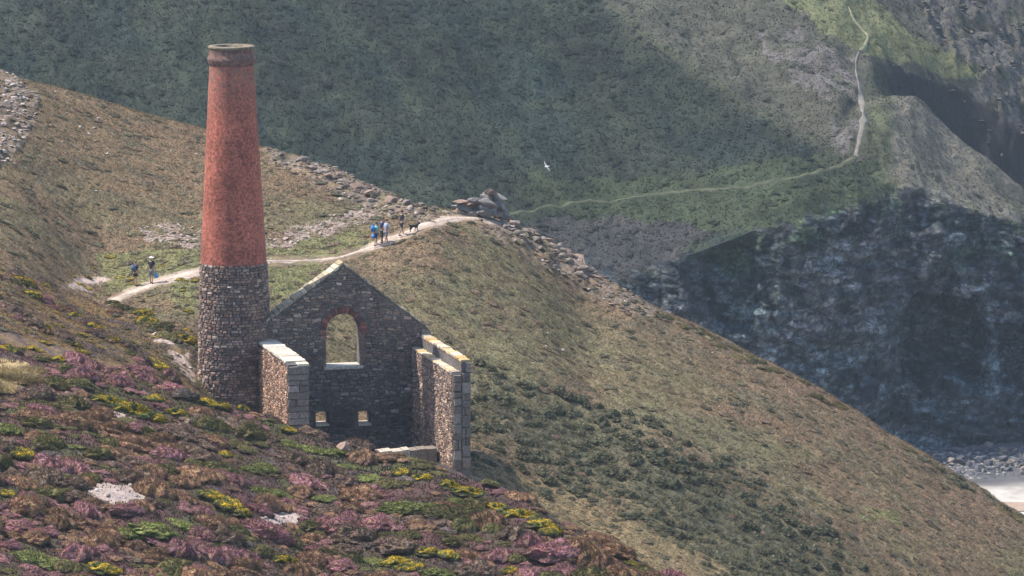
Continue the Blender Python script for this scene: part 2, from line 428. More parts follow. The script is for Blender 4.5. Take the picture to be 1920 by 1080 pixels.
T = lerp(T, (.34, .26, .22), (1 - smooth(10, 20, bk + jy * .8)) * smooth(-.25, .05, fbm(mid.X * 1.2, mid.Y * 1.2, 2, 36)))
earth = np.minimum(dline(PX, PY, PATH_L), dline(PX, PY, PATH_G))
T = lerp(T, (.42, .33, .28), 1 - smooth(5, 11, earth + jy * .5))
wz = np.interp(mid.PX, [200, 380, 440, 640, 700, 830, 900], [8, 9, 2.5, 2, 6, 8, 4])
T = lerp(T, (.38, .30, .24), 1 - smooth(wz * .5, wz * 1.2, np.abs(pd) + jy * .4))
T = T * .9; mid_tint = T
o = link('hillside', mid.mesh('hillside', T), None, M_turf); tag(o, kind='structure')

def ribbon(name, sheet, pts, width, mat, tint, lift=0.05, seed=0, step=0.3, smin=0):
    P = [sheet.hit(px, py, smin) for px, py in pts]
    Q = []
    for a, b in zip(P[:-1], P[1:]):
        n = max(1, int(np.linalg.norm(b - a) / step))
        for k in range(n): Q.append(a + (b - a) * k / n)
    Q.append(P[-1]); Q = np.array(Q)
    for _ in range(6): Q[1:-1] = (Q[:-2] + Q[1:-1] * 2 + Q[2:]) / 4
    t = np.gradient(Q[:, :2], axis=0); t /= np.linalg.norm(t, axis=1, keepdims=True) + 1e-9
    nrm = np.stack([-t[:, 1], t[:, 0]], 1)
    ws = np.interp(np.linspace(0, 1, len(Q)), np.linspace(0, 1, len(width)), width) if hasattr(width, '__len__') else np.full(len(Q), width)
    K = 7; V = []
    ar = np.arange(len(Q)) * step
    for k in range(K):
        f = k / (K - 1) * 2 - 1
        off = f * ws / 2 * (1 + .6 * fbm(ar / .9, ar * 0 + (0 if f < 0 else 9), 3, seed))
        xy = Q[:, :2] + nrm * off[:, None]
        z = np.array([sheet.z(x, y, zg) for (x, y), zg in zip(xy, Q[:, 2])])
        V.append(np.column_stack([xy, z + lift - 0.09 * lift / .05 * abs(f) ** 6 ]))
    V = np.stack(V, 1); n = len(Q)
    i = np.arange(n * K).reshape(n, K)
    Fc = np.stack([i[:-1, :-1], i[1:, :-1], i[1:, 1:], i[:-1, 1:]], -1).reshape(-1, 4)
    tt = np.array(tint) * (1 + .25 * fbm(V[..., 0] * 1.3, V[..., 1] * 1.3, 3, seed + 5))[..., None]
    return tag(link(name, np_mesh(name, V.reshape(-1, 3), Fc, tt.reshape(-1, 3), True), None, mat), kind='structure')
ribbon('footpath', mid, PATH, [1.0, .8, 1.0, 1.1, .5, .22, .28, .2, .25, .55, .9, 1.1, 1.0, .5, .5, .3], M_path, (.38, .30, .24), 0.05, 40)

# ------------------------------------------------------------------ far hillside and sea cliff
sf = far.sv[None, :] * np.ones_like(far.X)
N0 = far.normals()
steep = smooth(0.0, 0.15, sf) * (1 - smooth(.80, 1.05, sf))
X, Y, Z = far.X.copy(), far.Y.copy(), far.Z.copy()
ly = Z + 0.12 * X
dc = 3.0 * fbm(X / 9, ly / 16, 3, 51) + 1.9 * ridged(X / 3.6, ly / 6, 5, 52) + .6 * fbm(X / 2.5, ly / .55, 4, 53)
wx = X + 1.2 * fbm(X / 3, ly / 3, 3, 151); wz_ = ly + .5 * fbm(X / 2.5, ly / 2.5, 3, 152)
blk = .5 * _h(np.floor(wx / 1.9), np.floor(wz_ / .9), np.zeros_like(X), 5) + .5 * _h(np.floor(wx / .8 + .4), np.floor(wz_ / .42), np.zeros_like(X), 6)
dc = dc + 1.1 * (blk - .5)
cave = np.zeros_like(X)
for poly, dp in (([(1705, 560), (1760, 545), (1800, 570), (1835, 560), (1850, 640), (1840, 735), (1775, 700), (1700, 720), (1690, 640)], 7.0),
                 ([(1700, 440), (1750, 420), (1840, 450), (1830, 540), (1790, 575), (1730, 560)], -1.6),
                 ([(1250, 480), (1410, 430), (1430, 560), (1420, 640), (1330, 610)], 2.5), ([(1870, 640), (1930, 600), (1960, 720), (1880, 730)], 3)):
    jx = fbm(X / 2, Z / 2, 3, 55) * 18
    cave += inpoly(far.PX + jx, far.PY + jx, poly) * dp
for _ in range(1): cave[1:-1, 1:-1] = (cave[1:-1, 1:-1] * 2 + cave[:-2, 1:-1] + cave[2:, 1:-1] + cave[1:-1, :-2] + cave[1:-1, 2:]) / 6
far.Y = Y - (dc * 1.1 - cave * 1.3) * steep
p, q = stretch(X, Y, 3.0, 1.6)
roughz = inpoly(far.PX, far.PY, [(1690, -200), (2600, -200), (2600, 700), (1940, 360), (1860, 230), (1830, 150), (1740, 60)])
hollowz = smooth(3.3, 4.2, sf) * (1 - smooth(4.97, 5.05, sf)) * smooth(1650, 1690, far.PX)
terr = inpoly(far.PX, far.PY, [(1600, 290), (1700, 290), (1730, 350), (1640, 380), (1580, 345)])
up = (.42 * fbm(p, q, 3, 56) + .32 * ridged(X / 2.2, Y / 2.2, 3, 57)) * (1 + 2.2 * roughz + 1.2 * hollowz)
up = up + 1.2 * fbm(X / 14, Y / 14, 2, 58) + 1.1 * fbm((X * .8 + Y * .6) / 5, (Y * .8 - X * .6) / 22, 2, 158) + terr * .4 * vn(X / 8, Y / 1.1, 59)
far.Z += up * smooth(.9, 1.3, sf) * (1 - .55 * smooth(2.6, 3.0, sf) * (1 - smooth(3.0, 3.4, sf)))
far.PX, far.PY = proj(far.X, far.Y, far.Z)
X, Y, Z = far.X, far.Y, far.Z
jx = fbm(X / 3, Y / 3, 3, 61) * 30; jy = fbm(X / 3, Y / 3, 3, 62) * 16
PX, PY = far.PX + jx, far.PY + jy
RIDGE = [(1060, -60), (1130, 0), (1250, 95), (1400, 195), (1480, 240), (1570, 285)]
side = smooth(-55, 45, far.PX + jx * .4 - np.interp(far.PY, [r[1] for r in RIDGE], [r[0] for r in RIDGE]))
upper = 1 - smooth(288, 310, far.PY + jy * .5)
n1 = fbm(X / 6, Y / 6, 4, 63); n2 = fbm(X / 1.7, Y / 1.7, 3, 64)
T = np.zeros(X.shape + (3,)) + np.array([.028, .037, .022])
T = lerp(T, (.034, .042, .026), smooth(.0, .35, n1)); T = lerp(T, (.019, .030, .023), smooth(.0, .35, -n1))
T = lerp(T, (.045, .058, .027), inpoly(PX, PY, [(940, 330), (1300, 330), (1600, 280), (1760, 320), (1640, 420), (1400, 430), (1250, 420), (1000, 400)]) * .8)
T = lerp(T, (.058, .052, .05), inpoly(PX, PY, [(1000, 415), (1150, 405), (1330, 425), (1280, 480), (1240, 505), (1180, 530), (1100, 520)]) * .8)
T = T * (1 + .45 * fbm((X * .8 + Y * .6) / 4, (Y * .8 - X * .6) / 18, 3, 159))[..., None]
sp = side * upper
T = lerp(T, (.086, .082, .06), sp)  # spur's sunlight partly put into its paler tint
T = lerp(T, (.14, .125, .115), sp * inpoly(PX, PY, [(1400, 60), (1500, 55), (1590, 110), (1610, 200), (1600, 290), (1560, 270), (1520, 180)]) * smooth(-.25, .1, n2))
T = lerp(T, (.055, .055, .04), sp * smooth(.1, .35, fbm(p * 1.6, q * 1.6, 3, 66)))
right = inpoly(PX, PY, [(1620, 180), (1700, 170), (1800, 260), (1940, 350), (2500, 700), (2500, 900), (1920, 425), (1790, 388), (1700, 366), (1640, 340)])
T = lerp(T, (.145, .13, .10), right * .85); T = lerp(T, (.10, .11, .05), right * smooth(.1, .35, n1) * .7)
T = lerp(T, (.155, .16, .075), inpoly(PX, PY, [(1440, -30), (1600, -20), (1700, 55), (1790, 105), (1825, 140), (1800, 158), (1720, 128), (1630, 100), (1570, 75)]) * .9)  # grass tint raised to stand in for sun this slope turns from
T = lerp(T, (.085, .09, .05), inpoly(PX, PY, [(1600, 180), (1640, 120), (1665, 180), (1660, 290), (1610, 290)]) * .6)
T = lerp(T, (.10, .092, .085), roughz * smooth(-.3, .15, n2) * .9)
T = lerp(T, (.19, .165, .15), inpoly(PX, PY, [(1815, 160), (1870, 180), (1960, 290), (1960, 370), (1900, 330), (1860, 270)]) * smooth(-.35, .1, n2) * .85)
T = lerp(T, (.036, .034, .034), hollowz * .9)  # shade of the hollow painted into its dark earth tint
T = lerp(T, (.075, .085, .04), (1 - smooth(4, 9, dline(far.PX + jx * .2, far.PY, RIDGE))) * .3)
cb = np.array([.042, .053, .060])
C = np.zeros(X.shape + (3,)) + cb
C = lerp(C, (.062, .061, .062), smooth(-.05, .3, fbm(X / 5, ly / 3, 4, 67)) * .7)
C = lerp(C, (.08, .078, .076), inpoly(PX, PY, [(1430, 440), (1690, 400), (1690, 640), (1560, 660), (1430, 600)]) * smooth(-.3, .2, fbm(X / 2.4, ly / .9, 3, 68)) * .7)  # paler patch paints grazing sun into the rock tint
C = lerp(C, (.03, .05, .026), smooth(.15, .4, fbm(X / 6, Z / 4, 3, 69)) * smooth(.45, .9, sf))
T = lerp(T, C, 0 * sf); C = C * (.55 + .95 * smooth(-.45, .5, fbm(X / 1.3 + 3, ly / .42, 4, 167)))[..., None] * (.72 + .55 * blk)[..., None] * (1 - .7 * smooth(.55, .72, ridged(X / 4 + ly / 5, ly / 5 - X / 9, 4, 168)))[..., None] * (1 - .45 * smooth(.7, .95, sf))[..., None] * (1 + .9 * smooth(.05, .4, fbm(X / 7, ly / 9, 3, 169)))[..., None]  # cliff tint also darkened near the top to hold down sunlight there
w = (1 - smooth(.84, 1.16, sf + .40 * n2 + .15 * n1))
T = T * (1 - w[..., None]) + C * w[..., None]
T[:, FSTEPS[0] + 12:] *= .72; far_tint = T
rc = FSTEPS[0] + 2
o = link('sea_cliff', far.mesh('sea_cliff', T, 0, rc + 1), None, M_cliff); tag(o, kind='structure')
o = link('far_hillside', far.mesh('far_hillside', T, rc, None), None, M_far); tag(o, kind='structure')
ribbon('cliff_path', far, FAR_PATH, [.5, .5, .5, .55, .6, .8], M_path, (.068, .072, .042), .10, 70, .5, 1.05)
ribbon('scree_path', far, SCREE, [.4, .25, .45, .35, .9, .5, 1.1, .6, .9], M_path, (.165, .145, .125), .10, 72, .5, 1.05)
ribbon('upper_path', far, SCREE_UP, [.5, .4, .7], M_path, (.2, .19, .12), .25, 74, .5, 1.05)

# beach, wet sand and surf at the foot of the cliff, and the sea bed sheet reaching everywhere
def flat_sheet(name, x0, x1, y0, y1, z, mat, kind='structure', nx=60, ny=40, tint=(.3, .3, .3), amp=0, wob=0, shingle=None):
    gx, gy = np.meshgrid(np.linspace(x0, x1, nx), np.linspace(0, 1, ny), indexing='ij')
    yb = wob * fbm(gx / 9, gx * 0, 3, 81)
    yy = y0 + (y1 - y0) * gy + yb
    zz = z + amp * fbm(gx / 5, yy / 5, 3, 82)
    i = np.arange(nx * ny).reshape(nx, ny)
    Fc = np.stack([i[:-1, :-1], i[1:, :-1], i[1:, 1:], i[:-1, 1:]], -1).reshape(-1, 4)
    tt = np.array(tint) * (1 + .12 * fbm(gx / 3, yy / 1.2, 3, 83))[..., None]
    if shingle: tt = lerp(tt, (.085, .082, .085), smooth(shingle - 4, shingle + 3, yy + 3 * fbm(gx / 4, yy / 4, 3, 84)))
    return tag(link(name, np_mesh(name, np.stack([gx, yy, zz], -1).reshape(-1, 3), Fc, tt.reshape(-1, 3), True), None, mat), kind=kind)
M_sand = tint_mat('sand', 1.2, 0.85, 1.12, 0.2, 0.05, scale2=.2, rough=.7)
flat_sheet('seabed', -900, 900, -60, 1500, BEACH_Z - 1.2, M_sand, tint=(.2, .18, .15))
flat_sheet('beach', -60, 260, 300, 640, BEACH_Z, M_sand, nx=160, ny=200, tint=(.36, .33, .29), amp=.12, shingle=512)
flat_sheet('wet_sand', 20, 200, 493.5, 499.5, BEACH_Z + .15, M_sand, tint=(.27, .20, .15), amp=.02, wob=1.4)
flat_sheet('surf', 20, 200, 440, 493, BEACH_Z + .16, M_sand, tint=(.46, .46, .46), amp=.05, wob=1.4)
# ------------------------------------------------------------------ masonry helpers
class MB:
    """collects boxes given by 8 corners, with one tint per box"""
    def __init__(s): s.V = []; s.F = []; s.T = []
    def hexa(s, c8, tint):
        b = len(s.V); s.V += [tuple(c) for c in c8]; s.T += [tuple(tint)] * 8
        s.F += [(b, b+3, b+2, b+1), (b+4, b+5, b+6, b+7), (b, b+1, b+5, b+4), (b+1, b+2, b+6, b+5), (b+2, b+3, b+7, b+6), (b+3, b, b+4, b+7)]
    def build(s, name, mat, parent=None): return link(name, np_mesh(name, s.V, s.F, np.array(s.T)), parent, mat)
def stone_mesh(c4, out, depth, bulge, tint, name='stone'):
    """one rubble stone: back quad c4, front quad pulled in and out by depth, a bulged middle"""
    c = np.array(c4); o = np.asarray(out); m = c.mean(0)
    f1 = c + o * depth * .55; f2 = m + (c - m) * np.array([[.74 + .14 * random.random()] for _ in range(4)]) + o * np.array([[depth * (1 + bulge * (random.random() - .4))] for _ in range(4)])
    V = np.concatenate([c, f1, f2]); Fc = []
    for k in range(4):
        j = (k + 1) % 4
        Fc += [(k, j, 4 + j, 4 + k), (4 + k, 4 + j, 8 + j, 8 + k)]
    Fc += [(8, 9, 10, 11)]
    return V, Fc
class Stones:
    def __init__(s): s.items = []
    def add(s, c4, out, depth, tint, bulge=.8):
        V, Fc = stone_mesh(c4, out, depth, bulge, tint); s.items.append((V, Fc, tint))
    def build(s, parent, mat, single, name='stone'):
        area = [-np.linalg.norm(np.cross(v[1] - v[0], v[3] - v[0])) for v, _, _ in s.items]
        order = np.argsort(area); V = []; Fc = []; T = []
        for r, i in enumerate(order):
            v, f, t = s.items[i]
            if r < single: link(name, np_mesh(name, v, f, np.array(t)), parent, mat)
            else:
                b = len(V); V += list(v); Fc += [tuple(b + k for k in q) for q in f]; T += [t] * len(v)
        if V: tag(link('rubble', np_mesh('rubble', V, Fc, np.array(T)), parent, mat), kind='stuff')
STONE_T = [(.14, .118, .112), (.17, .142, .13), (.115, .095, .09), (.21, .175, .16), (.09, .078, .078), (.185, .145, .12), (.27, .235, .215), (.15, .112, .098)]
STONE_W = [5, 4, 5, 2.2, 4, 2.2, .9, 3]
def stone_tint(pal=STONE_T, wts=STONE_W, warm=1.0):
    t = np.array(random.choices(pal, wts)[0]) * random.uniform(.75, 1.25) * np.array([1.09, 1.01, .92])
    return tuple(t * np.array([warm, 1, 1 / warm]))
def rubble(st, place, out, u0, u1, z0, z1, ok, hmin=.10, hmax=.25, wmin=.18, wmax=.60, depth=.06, tintf=stone_tint):
    """courses of uneven stones over a face: place(u, z) -> point"""
    z = z0
    while z < z1:
        h = random.uniform(hmin, hmax); u = u0 - random.uniform(0, .3)
        while u < u1:
            w = random.uniform(wmin, wmax) * (1.15 if h > .2 else .9); g = .022
            dz = random.uniform(-.03, .03)
            split = random.random() < .25 and h > .2
            hs = [(z, z + h)] if not split else [(z, z + h * .5), (z + h * .5, z + h)]
            for a, b in hs:
                c = [(u + g + random.uniform(0, .03), a + g + dz + random.uniform(-.015, .02)), (u + w - g - random.uniform(0, .03), a + g + dz + random.uniform(-.015, .02)),
                     (u + w - g - random.uniform(0, .05), b - g + dz + random.uniform(-.03, .015)), (u + g + random.uniform(0, .05), b - g + dz + random.uniform(-.03, .015))]
                c = [(x + .07 * float(vn(x * 1.9, y * 1.9, 301)), y + .16 * float(vn(x * .9, y * 1.3, 302)) + .05 * float(vn(x * 3.1, y * 3.1, 303))) for x, y in c]
                if all(ok(x, y) for x, y in c) and ok((c[0][0] + c[1][0]) / 2, (c[0][1] + c[2][1]) / 2):
                    st.add([place(x, y) for x, y in c], out if not callable(out) else out(u + w / 2), depth * random.uniform(.5, 1.3), tintf(u + w / 2, a) )
            u += w
        z += h
def prism(name, outline, holes, P, U, Nn, thick, parent, mat, tint):
    """a slab whose front face (outline and holes in u, z) lies in the plane through P, extruded backwards by thick"""
    cu = bpy.data.curves.new(name, 'CURVE'); cu.dimensions = '2D'; cu.fill_mode = 'BOTH'; cu.extrude = thick / 2
    for poly in [outline] + holes:
        sp = cu.splines.new('POLY'); sp.points.add(len(poly) - 1); sp.use_cyclic_u = True
        for q, (x, y) in zip(sp.points, poly): q.co = (x, y, 0, 1)
    t = bpy.data.objects.new(name, cu); COL.objects.link(t)
    me = bpy.data.meshes.new_from_object(t); bpy.data.objects.remove(t); bpy.data.curves.remove(cu)
    Uv, Nv, Pv = Vector(U), Vector(Nn), Vector(P)
    for v in me.vertices:
        x, y, zc = v.co; v.co = Pv + Uv * x + Vector((0, 0, y)) + Nv * (zc - thick / 2)
    bm = bmesh.new(); bm.from_mesh(me); bmesh.ops.remove_doubles(bm, verts=bm.verts, dist=1e-4); bmesh.ops.recalc_face_normals(bm, faces=bm.faces); bm.to_mesh(me); bm.free()
    me.materials.clear()
    o = link(name, me, parent, mat); set_tint(me, tint); return o

# ------------------------------------------------------------------ the engine house
YAW = math.radians(15)
U = np.array([math.cos(YAW), math.sin(YAW), 0.0]); N = np.array([math.sin(YAW), -math.cos(YAW), 0.0])
P0 = unproj(483, 840, 251.0); P0[2] = 0.0
def wall_uz(px, py, off=0.0):                # picture point on the wall's front plane (moved out by off) -> (u, z)
    q = ray_plane(px, py, P0 + N * off, N); return float(np.dot(q - P0, U)), float(q[2])
house = empty('engine_house', tuple(P0 + U * 5 + np.array([0, 0, -46.0])))
tag(house, 'roofless ruined stone engine house with pointed gable and arched window opening', 'ruin')
HL = np.array(house.location)
class Rel:                                    # children are built in the house's own frame
    pass
def L(p): return np.asarray(p, float) - HL
P0L = P0 - HL
Wd = wall_uz(804, 615)[0]
apex = wall_uz(644, 495); eaveR = (Wd, wall_uz(803, 616)[1]); eaveL = (0.0, wall_uz(483, 617)[1])
zb = -47.5
wl, sill_z = wall_uz(611, 688); wr = wall_uz(677, 686)[0]; wt = wall_uz(644, 588)[1]
wr_r = (wr - wl) / 2; wc = (wl + wr) / 2; spring = wt - wr_r
arch = [(wl, sill_z), (wr, sill_z)] + [(wc + wr_r * math.cos(a), spring + wr_r * math.sin(a)) for a in np.linspace(0, math.pi, 15)]
def hole(x0, y0, x1, y1):
    a = wall_uz(x0, y1); b = wall_uz(x1, y0); return [(a[0], a[1]), (b[0], a[1]), (b[0], b[1]), (a[0], b[1])]
slots = [hole(592, 771, 617, 797), hole(672, 770, 696, 796)]
outline = [(0, zb), (Wd, zb), eaveR, apex, eaveL]
sh = lambda poly: [(u, z - HL[2]) for u, z in poly]
PB = np.array([P0L[0], P0L[1], 0.0])
TW = 1.2
M_dark = M_mortar
gable = prism('gable_wall', sh(outline), [sh(arch)] + [sh(s) for s in slots], PB, U, N, TW, house, M_mortar, np.array([.115, .10, .093]))
def in_gable(u, z):
    z = z + HL[2]
    if z < zb or u < 0.02 or u > Wd - .02: return False
    top = eaveL[1] + (apex[1] - eaveL[1]) * u / apex[0] if u < apex[0] else apex[1] + (eaveR[1] - apex[1]) * (u - apex[0]) / (Wd - apex[0])
    if z > top - .06: return False
    m = .03
    if wl - .3 < u < wr + .3 and sill_z - .16 < z < spring: return not (wl - m < u < wr + m or (sill_z - .16 < z < sill_z))
    if z >= spring and math.hypot(u - wc, z - spring) < wr_r + .42: return False
    for s in slots:
        if s[0][0] - m < u < s[1][0] + m and s[0][1] - m < z < s[2][1] + m: return False
    return True
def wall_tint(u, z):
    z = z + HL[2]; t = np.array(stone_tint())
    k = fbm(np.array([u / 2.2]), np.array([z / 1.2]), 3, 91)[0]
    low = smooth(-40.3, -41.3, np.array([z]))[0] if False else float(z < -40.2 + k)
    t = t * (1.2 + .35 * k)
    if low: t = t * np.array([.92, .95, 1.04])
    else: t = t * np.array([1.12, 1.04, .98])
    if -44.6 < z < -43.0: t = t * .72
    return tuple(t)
st = Stones()
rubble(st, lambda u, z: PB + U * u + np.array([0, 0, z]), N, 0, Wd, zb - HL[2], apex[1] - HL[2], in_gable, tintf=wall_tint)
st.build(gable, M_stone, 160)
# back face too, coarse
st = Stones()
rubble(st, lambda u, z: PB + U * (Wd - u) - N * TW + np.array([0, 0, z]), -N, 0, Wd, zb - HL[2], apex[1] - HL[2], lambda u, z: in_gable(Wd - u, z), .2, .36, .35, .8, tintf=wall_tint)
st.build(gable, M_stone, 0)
# brick arch, jamb stones, sills, gable copings
BR = [(.17, .065, .05), (.13, .055, .045), (.20, .08, .06), (.10, .06, .055)]
nb = 21
for k in range(nb):
    a0 = math.radians(-14) + (math.pi + math.radians(28)) * k / nb; a1 = math.radians(-14) + (math.pi + math.radians(28)) * (k + .86) / nb
    mb = MB(); r0, r1 = wr_r + .0, wr_r + .38 + random.uniform(-.05, .05); pr = .05 + random.uniform(0, .03)
    def pt(a, r, d):
        u = wc + r * math.cos(a); z = spring + r * math.sin(a)
        if a < 0: u, z = wc + r, spring + (a) * wr_r * 1.0
        if a > math.pi: u, z = wc - r, spring - (a - math.pi) * wr_r
        return PB + U * u + N * d + np.array([0, 0, z - HL[2]])
    mb.hexa([pt(a0, r0, -.5), pt(a0, r1, -.02), pt(a1, r1, -.02), pt(a1, r0, -.5), pt(a0, r0 - .005, pr), pt(a0, r1, pr), pt(a1, r1, pr), pt(a1, r0 - .005, pr)], np.array(random.choice(BR)) * random.uniform(.8, 1.3))
    mb.build('arch_brick', M_stone, gable)
z = sill_z
while z < spring - .3:
    h = random.uniform(.2, .34)
    for s, ue in ((-1, wl), (1, wr)):
        w = random.uniform(.18, .36); e = ue + s * (-.015)
        mb = MB(); P = lambda u, zz, d: PB + U * u + N * d + np.array([0, 0, zz - HL[2]])
        u0, u1 = (e - w, e) if s < 0 else (e, e + w)
        mb.hexa([P(u0, z + .02, -.35), P(u1, z + .02, -.35), P(u1, z + h - .02, -.35), P(u0, z + h - .02, -.35), P(u0, z + .02, .05), P(u1, z + .02, .06), P(u1, z + h - .02, .05), P(u0, z + h - .02, .06)], stone_tint(warm=1.08))
        mb.build('jamb_stone', M_stone, gable)
    z += h
def slab(name, parent, pts, mat, tint):       # hexahedron from 8 house-frame points
    mb = MB(); mb.hexa(pts, tint); return mb.build(name, mat, parent)
Pw = lambda u, zz, d: PB + U * u + N * d + np.array([0, 0, zz - HL[2]])
slab('window_sill', gable, [Pw(wl - .12, sill_z - .17, -TW - .05), Pw(wr + .12, sill_z - .17, -TW - .05), Pw(wr + .12, sill_z - .17, .1), Pw(wl - .12, sill_z - .17, .1), Pw(wl - .12, sill_z + .03, -TW - .05), Pw(wr + .12, sill_z + .03, -TW - .05), Pw(wr + .12, sill_z + .015, .1), Pw(wl - .12, sill_z + .015, .1)], M_stone, (.42, .375, .32))
for s in slots:
    slab('slot_sill', gable, [Pw(s[0][0] - .0, s[0][1] - .08, -TW + .02), Pw(s[1][0] + .0, s[0][1] - .08, -TW + .02), Pw(s[1][0] + .0, s[0][1] - .08, .07), Pw(s[0][0] - .0, s[0][1] - .08, .07), Pw(s[0][0] - .0, s[0][1] + .03, -TW + .02), Pw(s[1][0] + .0, s[0][1] + .03, -TW + .02), Pw(s[1][0] + .0, s[0][1] + .03, .07), Pw(s[0][0] - .0, s[0][1] + .03, .07)], M_stone, (.5, .42, .32))
    slab('slot_lintel', gable, [Pw(s[0][0] - .2, s[2][1] + .01, -.3), Pw(s[1][0] + .2, s[2][1] + .01, -.3), Pw(s[1][0] + .2, s[2][1] + .24, -.3), Pw(s[0][0] - .2, s[2][1] + .24, -.3), Pw(s[0][0] - .2, s[2][1] + .01, .07), Pw(s[1][0] + .2, s[2][1] + .01, .07), Pw(s[1][0] + .2, s[2][1] + .24, .07), Pw(s[0][0] - .2, s[2][1] + .24, .07)], M_stone, (.1, .09, .09))
for (ua, za), (ub, zb2), n in ((eaveL, apex, 19), (apex, eaveR, 22)):
    for k in range(n):
        f0, f1 = k / n + .004, (k + 1) / n - .004; lift = random.uniform(.0, .05)
        p0 = (ua + (ub - ua) * f0, za + (zb2 - za) * f0 + lift); p1 = (ua + (ub - ua) * f1, za + (zb2 - za) * f1 + lift + random.uniform(-.02, .02))
        t = .04 + random.uniform(0, .09); e = random.uniform(-.04, .06)
        slab('coping_stone', gable, [Pw(p0[0], p0[1] - .06, -TW - .05), Pw(p1[0], p1[1] - .06, -TW - .05), Pw(p1[0], p1[1] - .06, .06 + e), Pw(p0[0], p0[1] - .06, .06 + e),
             Pw(p0[0], p0[1] + t, -TW - .05), Pw(p1[0], p1[1] + t, -TW - .05), Pw(p1[0], p1[1] + t, .06 + e), Pw(p0[0], p0[1] + t, .06 + e)], M_stone, np.array(random.choice([(.42, .36, .25), (.36, .30, .19), (.28, .23, .17), (.46, .41, .31)])) * random.uniform(.75, 1.1))

# side walls coming forward from the gable
def side_wall(name, u0, u1, Ln, zt, faces, coping, drop=None, zt2=None):
    """zt: top at the gable; the top keeps level; stones on the named faces"""
    zbb = -52.0
    mb = MB(); c = [Pw(u0, zbb, .0), Pw(u1, zbb, .0), Pw(u1, zbb, Ln), Pw(u0, zbb, Ln), Pw(u0, zt, .0), Pw(u1, zt, .0), Pw(u1, zt, Ln), Pw(u0, zt, Ln)]
    mb.hexa(c, (.10, .088, .085))
    if drop: mb.hexa([Pw(drop[0] + .004, zbb, 0), Pw(drop[1], zbb, 0), Pw(drop[1], zbb, Ln), Pw(drop[0] + .004, zbb, Ln), Pw(drop[0] + .004, zt2, 0), Pw(drop[1], zt2, 0), Pw(drop[1], zt2, Ln), Pw(drop[0] + .004, zt2, Ln)], (.13, .115, .11))
    return mb.build(name, M_mortar, house)
# left side wall
zlt = wall_uz(484, 641)[1]
q = ray_plane(540, 684, P0, U); LL = float(np.dot(q - P0, N)); TL = 1.25
q = ray_plane(579, 690, P0 + N * LL, N); TL = float(np.dot(q - P0, U))
left_wall = side_wall('side_wall', 0, TL, LL, zlt, None, None)
st = Stones()
warm = lambda u, z: tuple(np.array(stone_tint(warm=1.10)) * np.array([1.85, 1.66, 1.52]))  # sun-facing side: sunlight added to the stone tint
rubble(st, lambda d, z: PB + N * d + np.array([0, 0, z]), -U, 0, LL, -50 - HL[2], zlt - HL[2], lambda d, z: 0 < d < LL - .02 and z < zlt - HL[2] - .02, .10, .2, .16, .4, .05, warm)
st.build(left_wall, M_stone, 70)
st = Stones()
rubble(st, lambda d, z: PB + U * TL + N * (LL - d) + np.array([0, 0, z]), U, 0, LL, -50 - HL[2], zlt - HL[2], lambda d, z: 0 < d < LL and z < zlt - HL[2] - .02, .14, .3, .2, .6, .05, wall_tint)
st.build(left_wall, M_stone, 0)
# right side wall, with a stepped top
zrt = wall_uz(806, 630)[1]; zri = zrt - .75
q = ray_plane(882, 676, P0 + U * Wd, U); LR = float(np.dot(q - P0, N))
qi = ray_plane(849, 700, P0 + N * LR, N); TR = Wd - float(np.dot(qi - P0, U))
uo = Wd - TR * .52
right_wall = side_wall('side_wall', Wd - TR, uo, LR, zri, None, None, (uo, Wd), zrt)
st = Stones()
rubble(st, lambda d, z: PB + U * (Wd - TR) + N * d + np.array([0, 0, z]), -U, 0, LR, -50 - HL[2], zri - HL[2], lambda d, z: 0 < d < LR - .02 and z < zri - HL[2] - .02, .11, .22, .17, .45, .05, lambda u, z: tuple(np.array(stone_tint()) * np.array([1.75, 1.62, 1.5])))  # inner face stones lightened in tint as if sunlit
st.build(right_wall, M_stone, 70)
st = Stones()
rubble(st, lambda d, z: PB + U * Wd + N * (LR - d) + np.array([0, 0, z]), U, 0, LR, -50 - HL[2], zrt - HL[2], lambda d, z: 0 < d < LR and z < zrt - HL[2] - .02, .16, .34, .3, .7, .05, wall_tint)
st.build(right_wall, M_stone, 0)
# dressed end stones (quoins)
def quoins(wall, u0, u1, Ln, ztop, pal, hr, zend=-49.5, full=.5):
    z = ztop - .02; k = 0
    while z > zend:
        h = random.uniform(*hr); k += 1
        cuts = [u0, u1] if random.random() < full else [u0, u0 + (u1 - u0) * random.uniform(.35, .65), u1]
        for a, b in zip(cuts[:-1], cuts[1:]):
            t = np.array(random.choice(pal)) * random.uniform(.7, 1.25); jj = lambda: random.uniform(-.035, .035)
            c4 = [Pw(a + .02 + jj(), z - h + .02 + jj(), Ln - .02), Pw(b - .02 + jj(), z - h + .02 + jj(), Ln - .02), Pw(b - .02 + jj(), z - .015 + jj(), Ln - .02), Pw(a + .02 + jj(), z - .015 + jj(), Ln - .02)]
            v, f = stone_mesh(c4, N, random.uniform(.06, .13), .7, t); link('quoin_stone', np_mesh('quoin_stone', v, f, t), wall, M_stone)
        z -= h
quoins(left_wall, 0, TL, LL, zlt - .05, [(.20, .165, .145), (.22, .18, .16), (.17, .14, .125), (.19, .15, .13)], (.28, .62), full=.5)
quoins(right_wall, uo + .01, Wd, LR, zrt, [(.22, .18, .16), (.14, .118, .108), (.26, .215, .19), (.18, .14, .12), (.11, .092, .088)], (.35, .75), -50, .6)
quoins(right_wall, Wd - TR, uo, LR, zri, [(.21, .17, .145), (.18, .145, .128), (.15, .115, .10), (.24, .20, .175)], (.35, .7), -50, .9)
